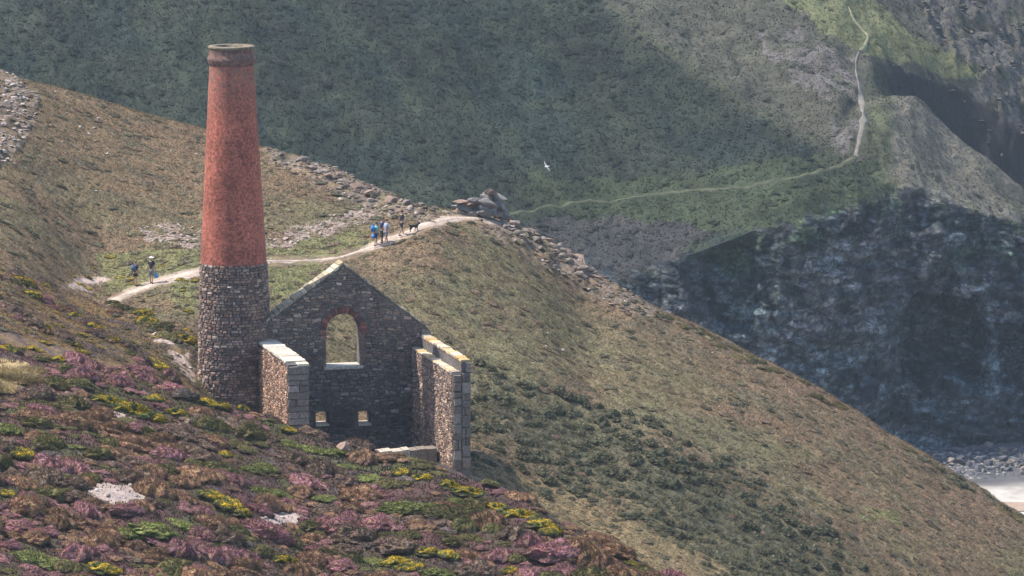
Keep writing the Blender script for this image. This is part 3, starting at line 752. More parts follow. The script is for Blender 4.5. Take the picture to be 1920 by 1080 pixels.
# coping slabs on the side walls
def copings(wall, u0, u1, d0, d1, z, n, pal, t=.14, over=.05, jig=.04):
    for k in range(n):
        a = d0 + (d1 - d0) * k / n + .008; b = d0 + (d1 - d0) * (k + 1) / n - .008; j = random.uniform(0, jig); v = lambda: random.uniform(-over, over * .6)
        slab('coping_stone', wall, [Pw(u0 - .02 + v() * .5, z, a), Pw(u1 + .02 + v() * .5, z, a), Pw(u1 + .02 + v() * .5, z, b), Pw(u0 - .02 + v() * .5, z, b), Pw(u0 + v(), z + t + j, a), Pw(u1 + v(), z + t + j, a), Pw(u1 + v(), z + t + j * random.random(), b), Pw(u0 + v(), z + t + j * random.random(), b)], M_stone, np.array(random.choice(pal)) * random.uniform(.85, 1.1))
CREAM = [(.44, .39, .325), (.48, .43, .36), (.37, .32, .26)]; OR = [(.44, .31, .15), (.46, .37, .24), (.45, .39, .30), (.42, .26, .11), (.40, .33, .24), (.33, .27, .21)]
copings(left_wall, 0, TL, .05, LL * .93, zlt, 12, CREAM, .10, .07, .05)
copings(left_wall, TL * .45, TL, LL * .93, LL + .05, zlt - .13, 1, [(.6, .55, .38)])
copings(right_wall, Wd - TR, uo, .1, LR * .985, zri, 15, OR, .09, .08, .06)
copings(right_wall, uo + .01, Wd, .1, LR, zrt, 15, OR, .10, .08, .06)
# broken stub where the right slope of the gable meets the side wall, and the low front ledge
slab('kneeler_stone', gable, [Pw(Wd - .5, eaveR[1] - .45, -.9), Pw(Wd + .15, eaveR[1] - .45, -.9), Pw(Wd + .15, eaveR[1] - .45, .12), Pw(Wd - .5, eaveR[1] - .45, .12), Pw(Wd - .45, eaveR[1] + .02, -.9), Pw(Wd + .05, eaveR[1] - .08, -.9), Pw(Wd + .05, eaveR[1] - .08, .12), Pw(Wd - .45, eaveR[1] + .02, .12)], M_stone, (.2, .16, .13))
dl = 7.2
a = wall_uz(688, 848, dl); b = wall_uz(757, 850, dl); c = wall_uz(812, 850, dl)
ledge = house
k = 0; u = a[0]
while u < c[0]:
    w = random.uniform(.35, .7); zt = a[1] + random.uniform(-.06, .06); lit = u < b[0]  # left stretch painted in a sunlit tone, the rest darker
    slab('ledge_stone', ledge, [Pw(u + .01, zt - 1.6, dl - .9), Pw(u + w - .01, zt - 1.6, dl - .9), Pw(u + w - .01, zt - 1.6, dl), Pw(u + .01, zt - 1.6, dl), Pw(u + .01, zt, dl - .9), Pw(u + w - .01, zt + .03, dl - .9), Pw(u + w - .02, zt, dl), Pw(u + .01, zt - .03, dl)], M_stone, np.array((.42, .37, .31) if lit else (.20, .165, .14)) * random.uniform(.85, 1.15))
    u += w

# ------------------------------------------------------------------ the chimney
CX, CY = unproj(439, 600, 251.8)[:2]
zfoot = -47.0
def zc(py): return float(zat(py, CY))
def rad_px(w, py): return w / 2 / F * (CY / CT) * .998
chim = empty('chimney_stack', (CX, CY, zfoot)); tag(chim, 'tall round tapering chimney of red brick on a grey stone base', 'chimney')
zs = zc(491); ztop = zc(86)
R = lambda z: float(np.interp(z, [zfoot, zs, zc(140), ztop], [rad_px(148, 0), rad_px(124, 0), rad_px(85, 0), rad_px(80, 0)]))
def lathe(name, prof, mat, nseg=96, uv=False, tint=None):
    V = []; Fc = []
    for r, z in prof:
        for k in range(nseg):
            a = 2 * math.pi * k / nseg; V.append((r * math.cos(a), r * math.sin(a), z - zfoot))
    for i in range(len(prof) - 1):
        for k in range(nseg):
            j = (k + 1) % nseg; Fc.append((i * nseg + k, i * nseg + j, (i + 1) * nseg + j, (i + 1) * nseg + k))
    me = np_mesh(name, V, Fc, tint, True)
    if uv:
        ul = me.uv_layers.new(name='UVMap'); rm = prof[0][0]; ci = 0; buf = []
        for i in range(len(prof) - 1):
            for k in range(nseg):
                for (kk, ii) in ((k, i), (k + 1, i), (k + 1, i + 1), (k, i + 1)):
                    buf += [kk / nseg * 2 * math.pi * 1.8, prof[ii][1]]
        ul.data.foreach_set('uv', buf)
    return link(name, me, chim, mat)
def brick_mat(name, mortar, cols, lich=0.5, scale=1.0, top=None):
    t = NT(name); uv = t.node('ShaderNodeUVMap'); g = t.node('ShaderNodeNewGeometry')
    b = t.node('ShaderNodeTexBrick'); t.l(uv.outputs[0], b.inputs['Vector'])
    b.inputs['Scale'].default_value = 1; b.inputs['Brick Width'].default_value = .24 * scale; b.inputs['Row Height'].default_value = .085 * scale
    b.inputs['Mortar Size'].default_value = .011; b.inputs['Mortar Smooth'].default_value = .3; b.inputs['Bias'].default_value = 0
    b.inputs['Color1'].default_value = (*cols[0], 1); b.inputs['Color2'].default_value = (*cols[1], 1); b.inputs['Mortar'].default_value = (*mortar, 1)
    n1 = t.noise(g.outputs['Position'], .55, 4); n2 = t.noise(g.outputs['Position'], 6, 4, .7); n3 = t.noise(g.outputs['Position'], 3.2, 5, .75)
    c = t.mul(b.outputs[0], t.rng(n2.outputs[0], .35, .65, .5, 1.5)); c = t.mul(c, t.rng(n1.outputs[0], .3, .7, .78, 1.22))
    mp = t.node('ShaderNodeMapping'); mp.inputs['Scale'].default_value = (1, 1, .1); t.l(g.outputs['Position'], mp.inputs[0])
    n4 = t.noise(mp.outputs[0], 2.4, 4, .65); c = t.mul(c, t.rng(n4.outputs[0], .3, .7, .82, 1.18))
    c = t.mix(t.rng(n3.outputs[0], .62, .72, 0, lich), c, (.34, .26, .23))
    if top:
        sp_ = t.node('ShaderNodeSeparateXYZ'); t.l(g.outputs['Position'], sp_.inputs[0])
        zf = t.rng(sp_.outputs[2], top[0], top[1], 0, .55); mm = t.node('ShaderNodeMath', operation='MULTIPLY'); t.l(zf, mm.inputs[0]); t.l(t.rng(n3.outputs[0], .38, .55, 0, 1.3), mm.inputs[1])
        c = t.mix(mm.outputs[0], c, (.17, .11, .09))
    t.l(c, t.b.inputs['Base Color']); t.bump(b.outputs['Fac'], -.5, .02)
    return t.m
M_brick = brick_mat('red_brick', (.23, .12, .10), ((.39, .105, .06), (.27, .076, .048)), .3, 1.0, (zc(230), zc(125)))
M_cap = brick_mat('cap_brick', (.19, .14, .12), ((.17, .08, .06), (.11, .062, .052)), .8)
prof = [(R(z), z) for z in np.linspace(zs, zc(122), 44)]
lathe('brick_shaft', prof, M_brick, uv=True)
rt = R(zc(122))
cap = [(rt, zc(122)), (rt + .06, zc(120)), (rt + .08, zc(116)), (rt + .12, zc(113)), (rt + .13, zc(109)), (rt + .06, zc(105)), (rt + .03, zc(103)), (rt + .02, zc(96)), (rt + .03, zc(91))]
lathe('brick_cap', cap, M_cap, uv=True)
rim = lathe('cap_rim', [(rt + .03, zc(91)), (rt + .06, zc(90.5)), (rt + .06, zc(86.5)), (rt + .02, zc(85.5)), (rt - .38, zc(85.7)), (rt - .40, zc(105)), (rt - .40, zc(160))], M_mortar, tint=np.array([.17, .135, .095]))
core = lathe('stone_base', [(R(z) - .05, z) for z in np.linspace(zfoot, zs, 12)] + [(R(zs) - .35, zs + .01)], M_mortar, tint=np.array([.135, .11, .098]))
# stones of the base
st = Stones(); z = zfoot + 1.2
def base_tint():
    return stone_tint([(.19, .145, .13), (.24, .18, .155), (.14, .11, .105), (.29, .235, .21), (.105, .088, .088), (.21, .14, .115), (.36, .31, .28)], [5, 4, 4, 2, 3, 3, 1])
while z < zs - .02:
    h = min(random.uniform(.11, .23), zs - z); a = random.uniform(0, .2)
    a_end = a + 2 * math.pi
    while a < a_end - .05:
        w = random.uniform(.17, .50) / 2.1; r = R(z) - .03
        pc = lambda aa, zz: np.array([(R(zz) - .04) * math.cos(aa), (R(zz) - .04) * math.sin(aa), zz - zfoot])
        g = .009; jz = lambda: random.uniform(-.02, .02)
        am = a + w / 2
        t = np.array(base_tint())
        c4 = [pc(a + g, z + .02 + jz()), pc(a + w - g, z + .02 + jz()), pc(a + w - g - random.uniform(0, .02), z + h - .015 + jz()), pc(a + g + random.uniform(0, .02), z + h - .015 + jz())]
        st.add(c4, np.array([math.cos(am), math.sin(am), 0]), random.uniform(.05, .11), tuple(t))
        a += w
    z += h
vis = [it for it in st.items if it[0][:, 1].mean() < -.3]; rest = [it for it in st.items if it[0][:, 1].mean() >= -.3]
st.items = vis; st.build(core, M_stone, 260)
st2 = Stones(); st2.items = rest; st2.build(core, M_stone, 0)
# ------------------------------------------------------------------ rocks
def rock_mesh(seed, flat=.6, cuts=9):
    r = random.Random(seed); bm = bmesh.new(); bmesh.ops.create_icosphere(bm, subdivisions=2, radius=1)
    pl = []
    for k in range(cuts):
        n = Vector((r.gauss(0, 1), r.gauss(0, 1), r.gauss(0, .8))).normalized(); pl.append((n, r.uniform(.42, .8)))
    for v in bm.verts:
        for n, d in pl:
            h = v.co.dot(n)
            if h > d: v.co -= n * (h - d) * 1.0
        v.co *= r.uniform(.97, 1.03); v.co.z *= flat
    me = bpy.data.meshes.new('rock'); bm.to_mesh(me); bm.free(); return me
ROCKS = {}
def rock_set(key, tint, flat, n=6, cuts=9):
    L_ = []
    for k in range(n):
        me = rock_mesh(hash(key) % 1000 + k * 17 if False else sum(map(ord, key)) + k * 17, flat, cuts); set_tint(me, np.array(tint)); me.materials.append(M_rock); L_.append(me)
    ROCKS[key] = L_
rock_set('pale', (.36, .31, .27), .6); rock_set('grey', (.19, .155, .13), .6, 7, 16); rock_set('dark', (.085, .085, .095), .75, 6, 14); rock_set('brown', (.21, .145, .11), .55, 6, 16)
rock_set('slab', (.17, .155, .145), .32, 5, 12); rock_set('sandy', (.33, .26, .215), .55)
def rock(key, pos, size, label, group, name='rock', sc=(1, 1, 1), sink=.3, tilt=.3, rz=None):
    o = bpy.data.objects.new(name, random.choice(ROCKS[key])); COL.objects.link(o)
    o.scale = (size * sc[0], size * sc[1], size * sc[2]); o.location = (pos[0], pos[1], pos[2] + size * (.5 - sink))
    o.rotation_euler = (random.uniform(-tilt, tilt), random.uniform(-tilt, tilt), random.uniform(0, 6.3) if rz is None else rz)
    tag(o, label, 'rock', group); return o
mpx = lambda Y: Y / CT / F                       # metres per photograph pixel at depth Y

# stacked slabs of the outcrop above the path
TIERS = [('bottom', 401, 838, 948, 8, 30, 17), ('second', 391, 856, 944, 6, 34, 16), ('third', 380, 872, 942, 4, 36, 15), ('fourth', 369, 900, 940, 2, 34, 15)]
for nm, py, xa, xb, n_, wpx, hpx in TIERS:
    for k in range(n_):
        px = xa + (xb - xa) * (k + .5) / n_ + random.uniform(-4, 4); g = mid.hit(px, max(402, py)); s = mpx(g[1]); Yr = 287.0 + random.uniform(-.5, .5)
        w_ = wpx * random.uniform(.8, 1.35) * s / 2; h_ = hpx * random.uniform(.8, 1.2) * s / 2
        pos = unproj(px, py + random.uniform(-2, 2), Yr)
        o = rock(random.choice(['slab', 'slab', 'brown', 'grey']), pos, 1.0, 'rock in the ' + nm + ' tier of the stacked outcrop beside the path', 'outcrop rocks, ' + nm + ' tier', sc=(w_ * 1.5, w_, h_), sink=.5, tilt=.08, rz=random.uniform(-.5, .5))
        o.scale.z = h_ * (3.6 if o.data in ROCKS['slab'] else 2.0); o.rotation_euler.y = random.uniform(.1, .42)
for px, py, w_, h_, lab in [(919, 359, 30, 17, 'rounded brown boulder perched on top of the rock outcrop'), (868, 377, 50, 7, 'thin flat slab jutting out leftwards from the rock outcrop')]:
    s = mpx(287); rock('brown', unproj(px, py, 287.0), 1.0, lab, None, sc=(w_ * s / 2 * 1.2, w_ * s / 2, h_ * s), sink=.5, tilt=.05, rz=.1)
def strew(n, line, spread, key, smin, smax, label, group, sc=(1, 1, 1), sheet=None, sink=.3, smins=0):
    sheet = sheet or mid; pts = np.array(line, float); seg = np.linalg.norm(np.diff(pts, axis=0), axis=1); cum = np.concatenate([[0], np.cumsum(seg)])
    for k in range(n):
        t = random.uniform(0, cum[-1]); px = np.interp(t, cum, pts[:, 0]); py = np.interp(t, cum, pts[:, 1])
        px += random.gauss(0, spread[0]); py += random.gauss(0, spread[1])
        g = sheet.hit(px, py, smins); s = mpx(g[1]) * random.uniform(smin, smax) ** 1.0 / 2
        rock(random.choice(key) if isinstance(key, (list, tuple)) else key, g, s, label, group, sc=sc, sink=sink)
strew(26, [(560, 300), (610, 326), (660, 345), (700, 365), (760, 382), (800, 395)], (8, 5), ['brown', 'grey'], 8, 26, 'jagged brown rock on the ridge crest left of the outcrop', 'rocks along the ridge left of the outcrop', sc=(1.5, .9, .8))
strew(16, [(620, 352), (680, 380), (730, 395), (790, 402)], (14, 6), ['brown', 'sandy'], 6, 18, 'brown or sandy rock on the slope just under the ridge crest above the walkers', 'rocks above the walkers on the path')
strew(36, [(945, 415), (1000, 440), (1050, 465), (1100, 500)], (14, 11), ['grey', 'brown', 'grey'], 9, 30, 'jagged grey brown rock on the crest right of the outcrop', 'rocks along the crest right of the outcrop', sc=(1.4, .9, .85))
strew(14, [(1000, 470), (1100, 540), (1190, 580)], (20, 10), ['pale', 'brown'], 5, 12, 'small pale rock on the slope below the right crest', 'small rocks below the right crest')
for k, (px, py, w) in enumerate([(1085, 485, 52), (1100, 503, 44), (1062, 462, 54), (1045, 450, 46), (1018, 438, 50), (988, 424, 44), (1032, 462, 40), (1075, 490, 44), (1000, 445, 36), (1110, 515, 36), (965, 416, 36), (700, 362, 46), (735, 372, 50), (765, 382, 40), (670, 350, 38), (640, 340, 34)]):
    g = mid.hit(px, py); rock(random.choice(['grey', 'brown', 'brown']), g, mpx(g[1]) * w / 2, 'big rough rock embedded in the crest ' + ('right' if px > 900 else 'left') + ' of the outcrop', 'big rocks on the crest ' + ('right' if px > 900 else 'left') + ' of the outcrop', sc=(1.35, .9, .85), sink=.62)
strew(26, [(8, 160), (25, 200), (10, 255), (5, 300)], (20, 16), ['pale', 'sandy'], 5, 15, 'pale stone in the scree patch at the upper left corner of the hill', 'stones of the scree patch at upper left')
strew(20, [(290, 447), (330, 448), (372, 456)], (12, 7), ['sandy', 'sandy', 'pale'], 5, 14, 'pinkish stone of the eroded bank behind the tall chimney', 'stones of the eroded bank left of the chimney')
strew(22, [(505, 455), (560, 442), (610, 428), (645, 405), (690, 393)], (10, 6), ['sandy', 'sandy', 'pale'], 5, 15, 'pinkish stone of the eroded bank above the path right of the chimney', 'stones of the eroded bank right of the chimney')
strew(8, [(310, 635), (340, 680), (362, 712)], (7, 7), ['sandy', 'pale'], 5, 14, 'pinkish stone in the washed out gully left of the stone chimney base', 'stones in the gully left of the chimney base')
strew(28, [(60, 200), (200, 280), (330, 330)], (80, 40), ['pale'], 3, 8, 'small pale stone lying loose on the grassy slope at upper left', 'loose pale stones on the upper left slope', sc=(1.3, 1, .7))
strew(34, [(900, 500), (1050, 600), (1250, 700), (1500, 830), (1700, 930)], (90, 60), ['pale'], 2.5, 6, 'small pale stone lying loose on the long grassy slope right of the ruin', 'loose pale stones on the right slope', sc=(1.3, 1, .7))
for px, py in [(1022, 651), (1056, 659)]:
    g = mid.hit(px, py); rock('pale', g, mpx(g[1]) * 5.5, 'white stone lying out alone on the slope right of the ruin', 'pair of white stones on the slope', sc=(1.4, 1, .9), sink=.1)
strew(12, [(170, 915), (230, 925), (280, 935)], (22, 10), ['sandy', 'pale'], 5, 15, 'pale pinkish stone on the bare patch among the heather', 'stones of the bare patch in the heather', sheet=near, smins=2)
strew(6, [(500, 965), (555, 978)], (14, 7), ['sandy', 'pale'], 5, 12, 'pale stone on the small bare patch between heather clumps below the ruin', 'stones of the small bare patch', sheet=near, smins=2)
strew(16, [(150, 790), (420, 860), (700, 960), (1000, 1040)], (70, 40), ['grey', 'pale'], 4, 12, 'grey stone showing between the heather clumps', 'grey stones between the heather', sheet=near, smins=2)
g = near.hit(645, 842, 2); rock('brown', g, mpx(g[1]) * 32, 'rounded brown boulder behind the heather crest in front of the gable wall', None, 'boulder', sc=(1, .8, .85), sink=.35)
def shards(name, sheet, wt, n, smin, smax, cols_, pts=None):
    Pq = sheet.scatter(n, wt)[0] if pts is None else pts; V = []; Fc = []; T = []; b = 0
    src = []
    for me in ROCKS['brown'][:3] + ROCKS['slab'][:3]:
        v = np.empty(len(me.vertices) * 3, np.float32); me.vertices.foreach_get('co', v); f = np.array([p_.vertices[:] for p_ in me.polygons]); src.append((v.reshape(-1, 3), f))
    for p_ in Pq:
        v, f = random.choice(src); a = random.uniform(0, 6.3); ca, sa = math.cos(a), math.sin(a); sz = random.uniform(smin, smax) ** 1.0 * np.array([random.uniform(.8, 1.6), random.uniform(.6, 1), random.uniform(.6, 1.1)])
        w = v * sz; w = np.stack([w[:, 0] * ca - w[:, 1] * sa, w[:, 0] * sa + w[:, 1] * ca, w[:, 2]], 1) + p_ + np.array([0, 0, .1 * smin])
        V.append(w); Fc.append(f + b); b += len(v); T.append(np.tile(np.array(random.choice(cols_)) * random.uniform(.7, 1.3), (len(v), 1)))
    return tag(link(name, np_mesh(name, np.concatenate(V), np.concatenate(Fc), np.concatenate(T)), None, M_rock), kind='stuff')
inview = ((mid.PX > -40) & (mid.PX < 1960) & (mid.sv[None, :] < 4.2) & (mid.sv[None, :] > .8)).astype(float)
shards('ridge_rubble', mid, inview * (rockz > .35) * (1 - scree0), 560, .08, .34, [(.16, .12, .095), (.21, .165, .13), (.11, .085, .07), (.29, .24, .2), (.13, .10, .08)])
shards('scree', mid, inview * scree0, 420, .08, .26, [(.28, .23, .2), (.22, .175, .15), (.34, .29, .26), (.17, .13, .115)])
shards('bank_rubble', mid, inview * (bk < 15), 420, .06, .2, [(.34, .27, .23), (.28, .22, .18), (.2, .15, .12), (.38, .31, .27)])
shards('path_stones', mid, inview * (pd < 16), 420, .04, .13, [(.40, .33, .27), (.33, .27, .22), (.24, .19, .16)])
# boulders on the beach below the cliff
def beach_pt(px, py): Yb = BEACH_Z / float(e_of(py)); return unproj(px, py, Yb)
bp = []
for k in range(1900):
    px = random.uniform(1725, 2010); py = random.uniform(838, 906)
    if py > 884 + max(0, 1850 - px) * .35 + 14 * random.random(): continue
    bp.append(beach_pt(px, py))
shards('beach_rubble', None, None, 0, .12, .5, [(.07, .07, .078), (.09, .088, .09), (.05, .05, .058), (.22, .2, .18), (.12, .115, .115)], bp)
for k in range(110):
    px = random.uniform(1745, 1990); py = random.triangular(832, 905, 872 - (px - 1745) * .02)
    if py > 884 + max(0, (1850 - px)) * .35 and random.random() < .8: py -= 18
    g = beach_pt(px, py); lit = random.random() < .22  # random share gets the lit grey tone, the rest the dark tone
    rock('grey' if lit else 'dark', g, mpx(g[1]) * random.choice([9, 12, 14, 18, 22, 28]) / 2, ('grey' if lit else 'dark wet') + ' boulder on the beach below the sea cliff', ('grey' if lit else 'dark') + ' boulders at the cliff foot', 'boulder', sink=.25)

# ------------------------------------------------------------------ plants
def blades(P, Nrm, h, w, lean, tint, k=2, jit=.35):
    """k crossing leaf blades at each point; lean is a world vector added at the tip"""
    n = len(P); V = np.zeros((n, k, 3, 3)); a0 = rng.random(n) * np.pi
    for j in range(k):
        a = a0 + np.pi * j / k
        s = np.stack([np.cos(a), np.sin(a), np.zeros(n)], 1) * (w / 2)[:, None]
        tip = P + Nrm * h[:, None] + lean * h[:, None] + rng.normal(0, jit, (n, 3)) * h[:, None] * .5
        V[:, j, 0] = P - s; V[:, j, 1] = P + s; V[:, j, 2] = tip
    return V.reshape(-1, 3), np.arange(n * k * 3).reshape(-1, 3), np.repeat(tint, k * 3, axis=0)
def bush_mesh(name, seed, pal, wts, nspr, h=.5, lumps=.34, spr=(.035, .08, .04), wind=.3, top=None, topf=.0, nu=40, nv=13, woody=(.07, .05, .04), topz=.35):
    """a low cushion of unit radius: a lumpy mass of twigs and flowers with short sprigs standing out of it"""
    r = np.random.default_rng(seed)
    th = np.linspace(0, 2 * np.pi, nu, endpoint=False); ph = np.linspace(0, np.pi / 2, nv)
    def surf(t, f):
        x, y = np.cos(t) * np.cos(f), np.sin(t) * np.cos(f); z = np.sin(f)
        k = 1 + lumps * fbm(x * 2.1 + seed * 3.7, y * 2.1 + z * 1.7, 2, seed) + .5 * lumps * fbm(x * 5.5 + seed, y * 5.5 + z * 4, 2, seed + 1)
        return np.stack([x * k, y * k, (z * h * k - .08) + 0 * x], -1)
    def colour(P, n):
        idx = r.choice(len(pal), n, p=np.array(wts) / sum(wts)); patch = fbm(P[:, 0] * 2.4 + seed, P[:, 1] * 2.4, 2, seed + 3)
        t = 1.12 * np.array(pal)[idx] * r.uniform(.7, 1.3, (n, 1)) * (1 + .35 * patch[:, None])
        low = smooth(.34, .10, P[:, 2] / h + .25 * patch) * (r.random(n) < .8); t = lerp(t, woody, low * .8)
        if top is not None:
            m = (P[:, 2] > h * topz) & (r.random(n) < topf) & (patch > -.25); t[m] = np.array(top) * r.uniform(.7, 1.2, (m.sum(), 1))
        return t
    tt, ff = np.meshgrid(th, ph); C = surf(tt, ff)
    i = np.arange(nu * nv).reshape(nv, nu); Fq = np.stack([i[:-1], np.roll(i[:-1], -1, 1), np.roll(i[1:], -1, 1), i[1:]], -1).reshape(-1, 4)
    Ft = np.concatenate([Fq[:, [0, 1, 2]], Fq[:, [0, 2, 3]]])
    t = r.random(nspr) * 2 * np.pi; f = np.arcsin(np.clip(r.random(nspr) ** .9, 0, 1))
    P = surf(t, f); nn = P * np.array([1, 1, 1 / h]); nn /= np.linalg.norm(nn, axis=1, keepdims=True)
    nn = nn * .8 + np.array([0, 0, .4])
    hh = r.uniform(spr[0], spr[1], nspr); ww = np.full(nspr, spr[2]) * r.uniform(.7, 1.4, nspr)
    V, Fb, Tb = blades(P, nn, hh, ww, np.array([wind, -.1, 0]), colour(P, nspr), 2)
    nV = C.reshape(-1, 3)
    me = np_mesh(name, np.concatenate([nV, V]), np.concatenate([Ft, Fb + len(nV)]), np.concatenate([colour(nV, len(nV)), Tb]), False)
    me['solid'] = len(Ft); return me
PAL = {
 'pink': ([(.32, .135, .17), (.27, .11, .12), (.20, .105, .085), (.18, .11, .07), (.34, .21, .225), (.13, .085, .06)], [3, 4, 4, 3, 1.2, 2.5]),
 'russet': ([(.26, .135, .08), (.21, .11, .068), (.29, .19, .095), (.17, .11, .065), (.22, .11, .105), (.18, .14, .06)], [4, 4, 2, 3, 2, 2.5]),
 'brown': ([(.16, .10, .07), (.12, .08, .06), (.18, .12, .08), (.19, .155, .13), (.17, .09, .085), (.14, .12, .05)], [4, 4, 2, 1.5, 2, 2]),
 'grey': ([(.19, .16, .135), (.14, .115, .095), (.22, .19, .165), (.12, .085, .07), (.16, .10, .08)], [3, 4, 1.5, 3, 2]),
 'green': ([(.14, .165, .042), (.10, .12, .035), (.18, .19, .055), (.14, .12, .045), (.15, .09, .06)], [4, 4, 2, 3, 1.2]),
 'olive': ([(.10, .095, .035), (.14, .12, .045), (.07, .075, .03), (.16, .10, .045)], [4, 3, 3, 2]),
 'gorse': ([(.08, .10, .03), (.06, .08, .028), (.13, .13, .035)], [4, 4, 2]),
 'tuft': ([(1, 1, 1)], [1]),
 'scrub': ([(.095, .098, .056), (.072, .078, .045), (.12, .112, .07), (.12, .098, .07)], [4, 4, 2, 2]),
 'grass': ([(.30, .22, .11), (.24, .19, .09), (.35, .27, .15)], [3, 3, 2])}
BM = {}
for key, (pal, wts) in PAL.items():
    kw = dict(nspr=1100, h=.55, spr=(.045, .10, .045))
    if key == 'gorse': kw.update(top=(.52, .33, .02), topf=.55, h=.6, spr=(.04, .09, .05))
    if key == 'green': kw.update(spr=(.05, .10, .05), woody=(.05, .07, .025))
    if key == 'scrub': kw.update(nspr=300, h=.75, spr=(.08, .16, .10), lumps=.5, nu=22, nv=8, woody=(.05, .05, .032))
    if key == 'tuft': kw.update(nspr=24, h=.6, spr=(.15, .35, .2), lumps=.5, nu=9, nv=4)
    if key == 'grass': kw.update(spr=(.2, .4, .03), h=.3, woody=(.2, .15, .08))
    L_ = []
    for k in range(4):
        me = bush_mesh(key + '_bush', 100 + k + 10 * len(BM), pal, wts, **kw); me.materials.append(M_bush); L_.append(me)
    BM[key] = L_
def bush(key, pos, size, name, label, cat, group, sc=(1.25, .95, 1), rz=None, sink=.05):
    o = bpy.data.objects.new(name, random.choice(BM[key])); COL.objects.link(o); o.location = (pos[0], pos[1], pos[2] - sink * size)
    o.scale = (size * sc[0] * random.uniform(.85, 1.2), size * sc[1] * random.uniform(.85, 1.2), size * sc[2] * random.uniform(.8, 1.2))
    n_ = Vector((near if pos[1] < 232 else mid).slope(pos)); n_ = (n_ * .75 + Vector((0, 0, .25))).normalized()
    m_ = Vector((0, 0, 1)).rotation_difference(n_).to_matrix() @ Matrix.Rotation(random.uniform(-.5, .3) + random.choice([0, math.pi]) if rz is None else rz, 3, 'Z')
    o.rotation_euler = m_.to_euler()
    return tag(o, label, cat, group)

# gorse and green shrubs where the photograph shows them
def where(px, py):
    """a findable place on the near slope"""
    if py < 700 and px < 130: return 'by the straw coloured grass at the left edge'
    if px < 340 and py < 830: return 'on the crest left of the chimney base'
    if px < 500 and py < 830: return 'just below the chimney base'
    if px < 680 and py < 900: return 'just below the left side wall of the ruin'
    if px < 910 and py < 960: return 'just below the right side wall of the ruin'
    if px >= 910: return 'along the falling crest right of the ruin'
    if px < 340 and py < 975: return 'beside the bare stony patch on the left'
    if px < 640 and py < 975: return 'between the bare stony patch and the ruin'
    if px < 300: return 'in the bottom left corner'
    if px < 640: return 'at the bottom edge left of the middle'
    return 'at the bottom edge below the ruin'
SPECIAL = []
def special(lst, key, name, what, cat, sc, lift=.0):
    for px, py, w in lst:
        g = near.hit(px, py + w * .14, 2); pl_ = where(px, py); SPECIAL.append((px, py, w))
        bush(key, g + np.array([0, 0, lift * mpx(g[1]) * w]), mpx(g[1]) * w / 2, name, (what + ' ' + pl_), cat, what + ' ' + pl_, sc=sc, sink=0)
GORSE = [(205, 747, 50), (250, 765, 66), (285, 783, 48), (330, 772, 36), (385, 752, 44), (415, 760, 38), (345, 702, 30), (290, 745, 30), (60, 645, 46), (15, 652, 40), (110, 672, 30), (40, 848, 44), (395, 925, 48), (425, 942, 54), (450, 958, 40), (185, 1060, 48), (208, 1068, 40), (10, 922, 32),
         (540, 803, 32), (880, 917, 50), (845, 908, 44), (790, 895, 36), (930, 947, 40), (975, 962, 54), (1010, 978, 50), (1035, 993, 44), (765, 1060, 52), (740, 1052, 48), (540, 1050, 50), (800, 1030, 44), (840, 1037, 36), (955, 1068, 36), (1185, 1055, 30), (455, 765, 24), (420, 850, 28), (750, 884, 32)]
special(GORSE, 'gorse', 'gorse_bush', 'yellow flowering gorse bush', 'gorse bush', (1.25, .95, .95))
GREEN = [(545, 830, 46), (590, 840, 52), (625, 845, 42), (500, 872, 54), (470, 877, 42), (490, 918, 64), (522, 922, 44), (290, 985, 74), (340, 978, 54), (245, 995, 54), (745, 945, 64), (790, 948, 50), (60, 1040, 64), (95, 1055, 48), (20, 800, 54), (700, 1050, 48), (820, 1070, 54), (610, 930, 38), (690, 892, 46), (855, 935, 36), (140, 835, 32), (650, 872, 32)]
special(GREEN, 'green', 'green_bush', 'bright green low shrub', 'shrub', (1.35, .95, .7))
special([(12, 692, 66), (42, 706, 56), (2, 722, 56), (62, 692, 40)], 'grass', 'grass_clump', 'straw coloured grass clump', 'grass clump', (1.4, 1, .9))
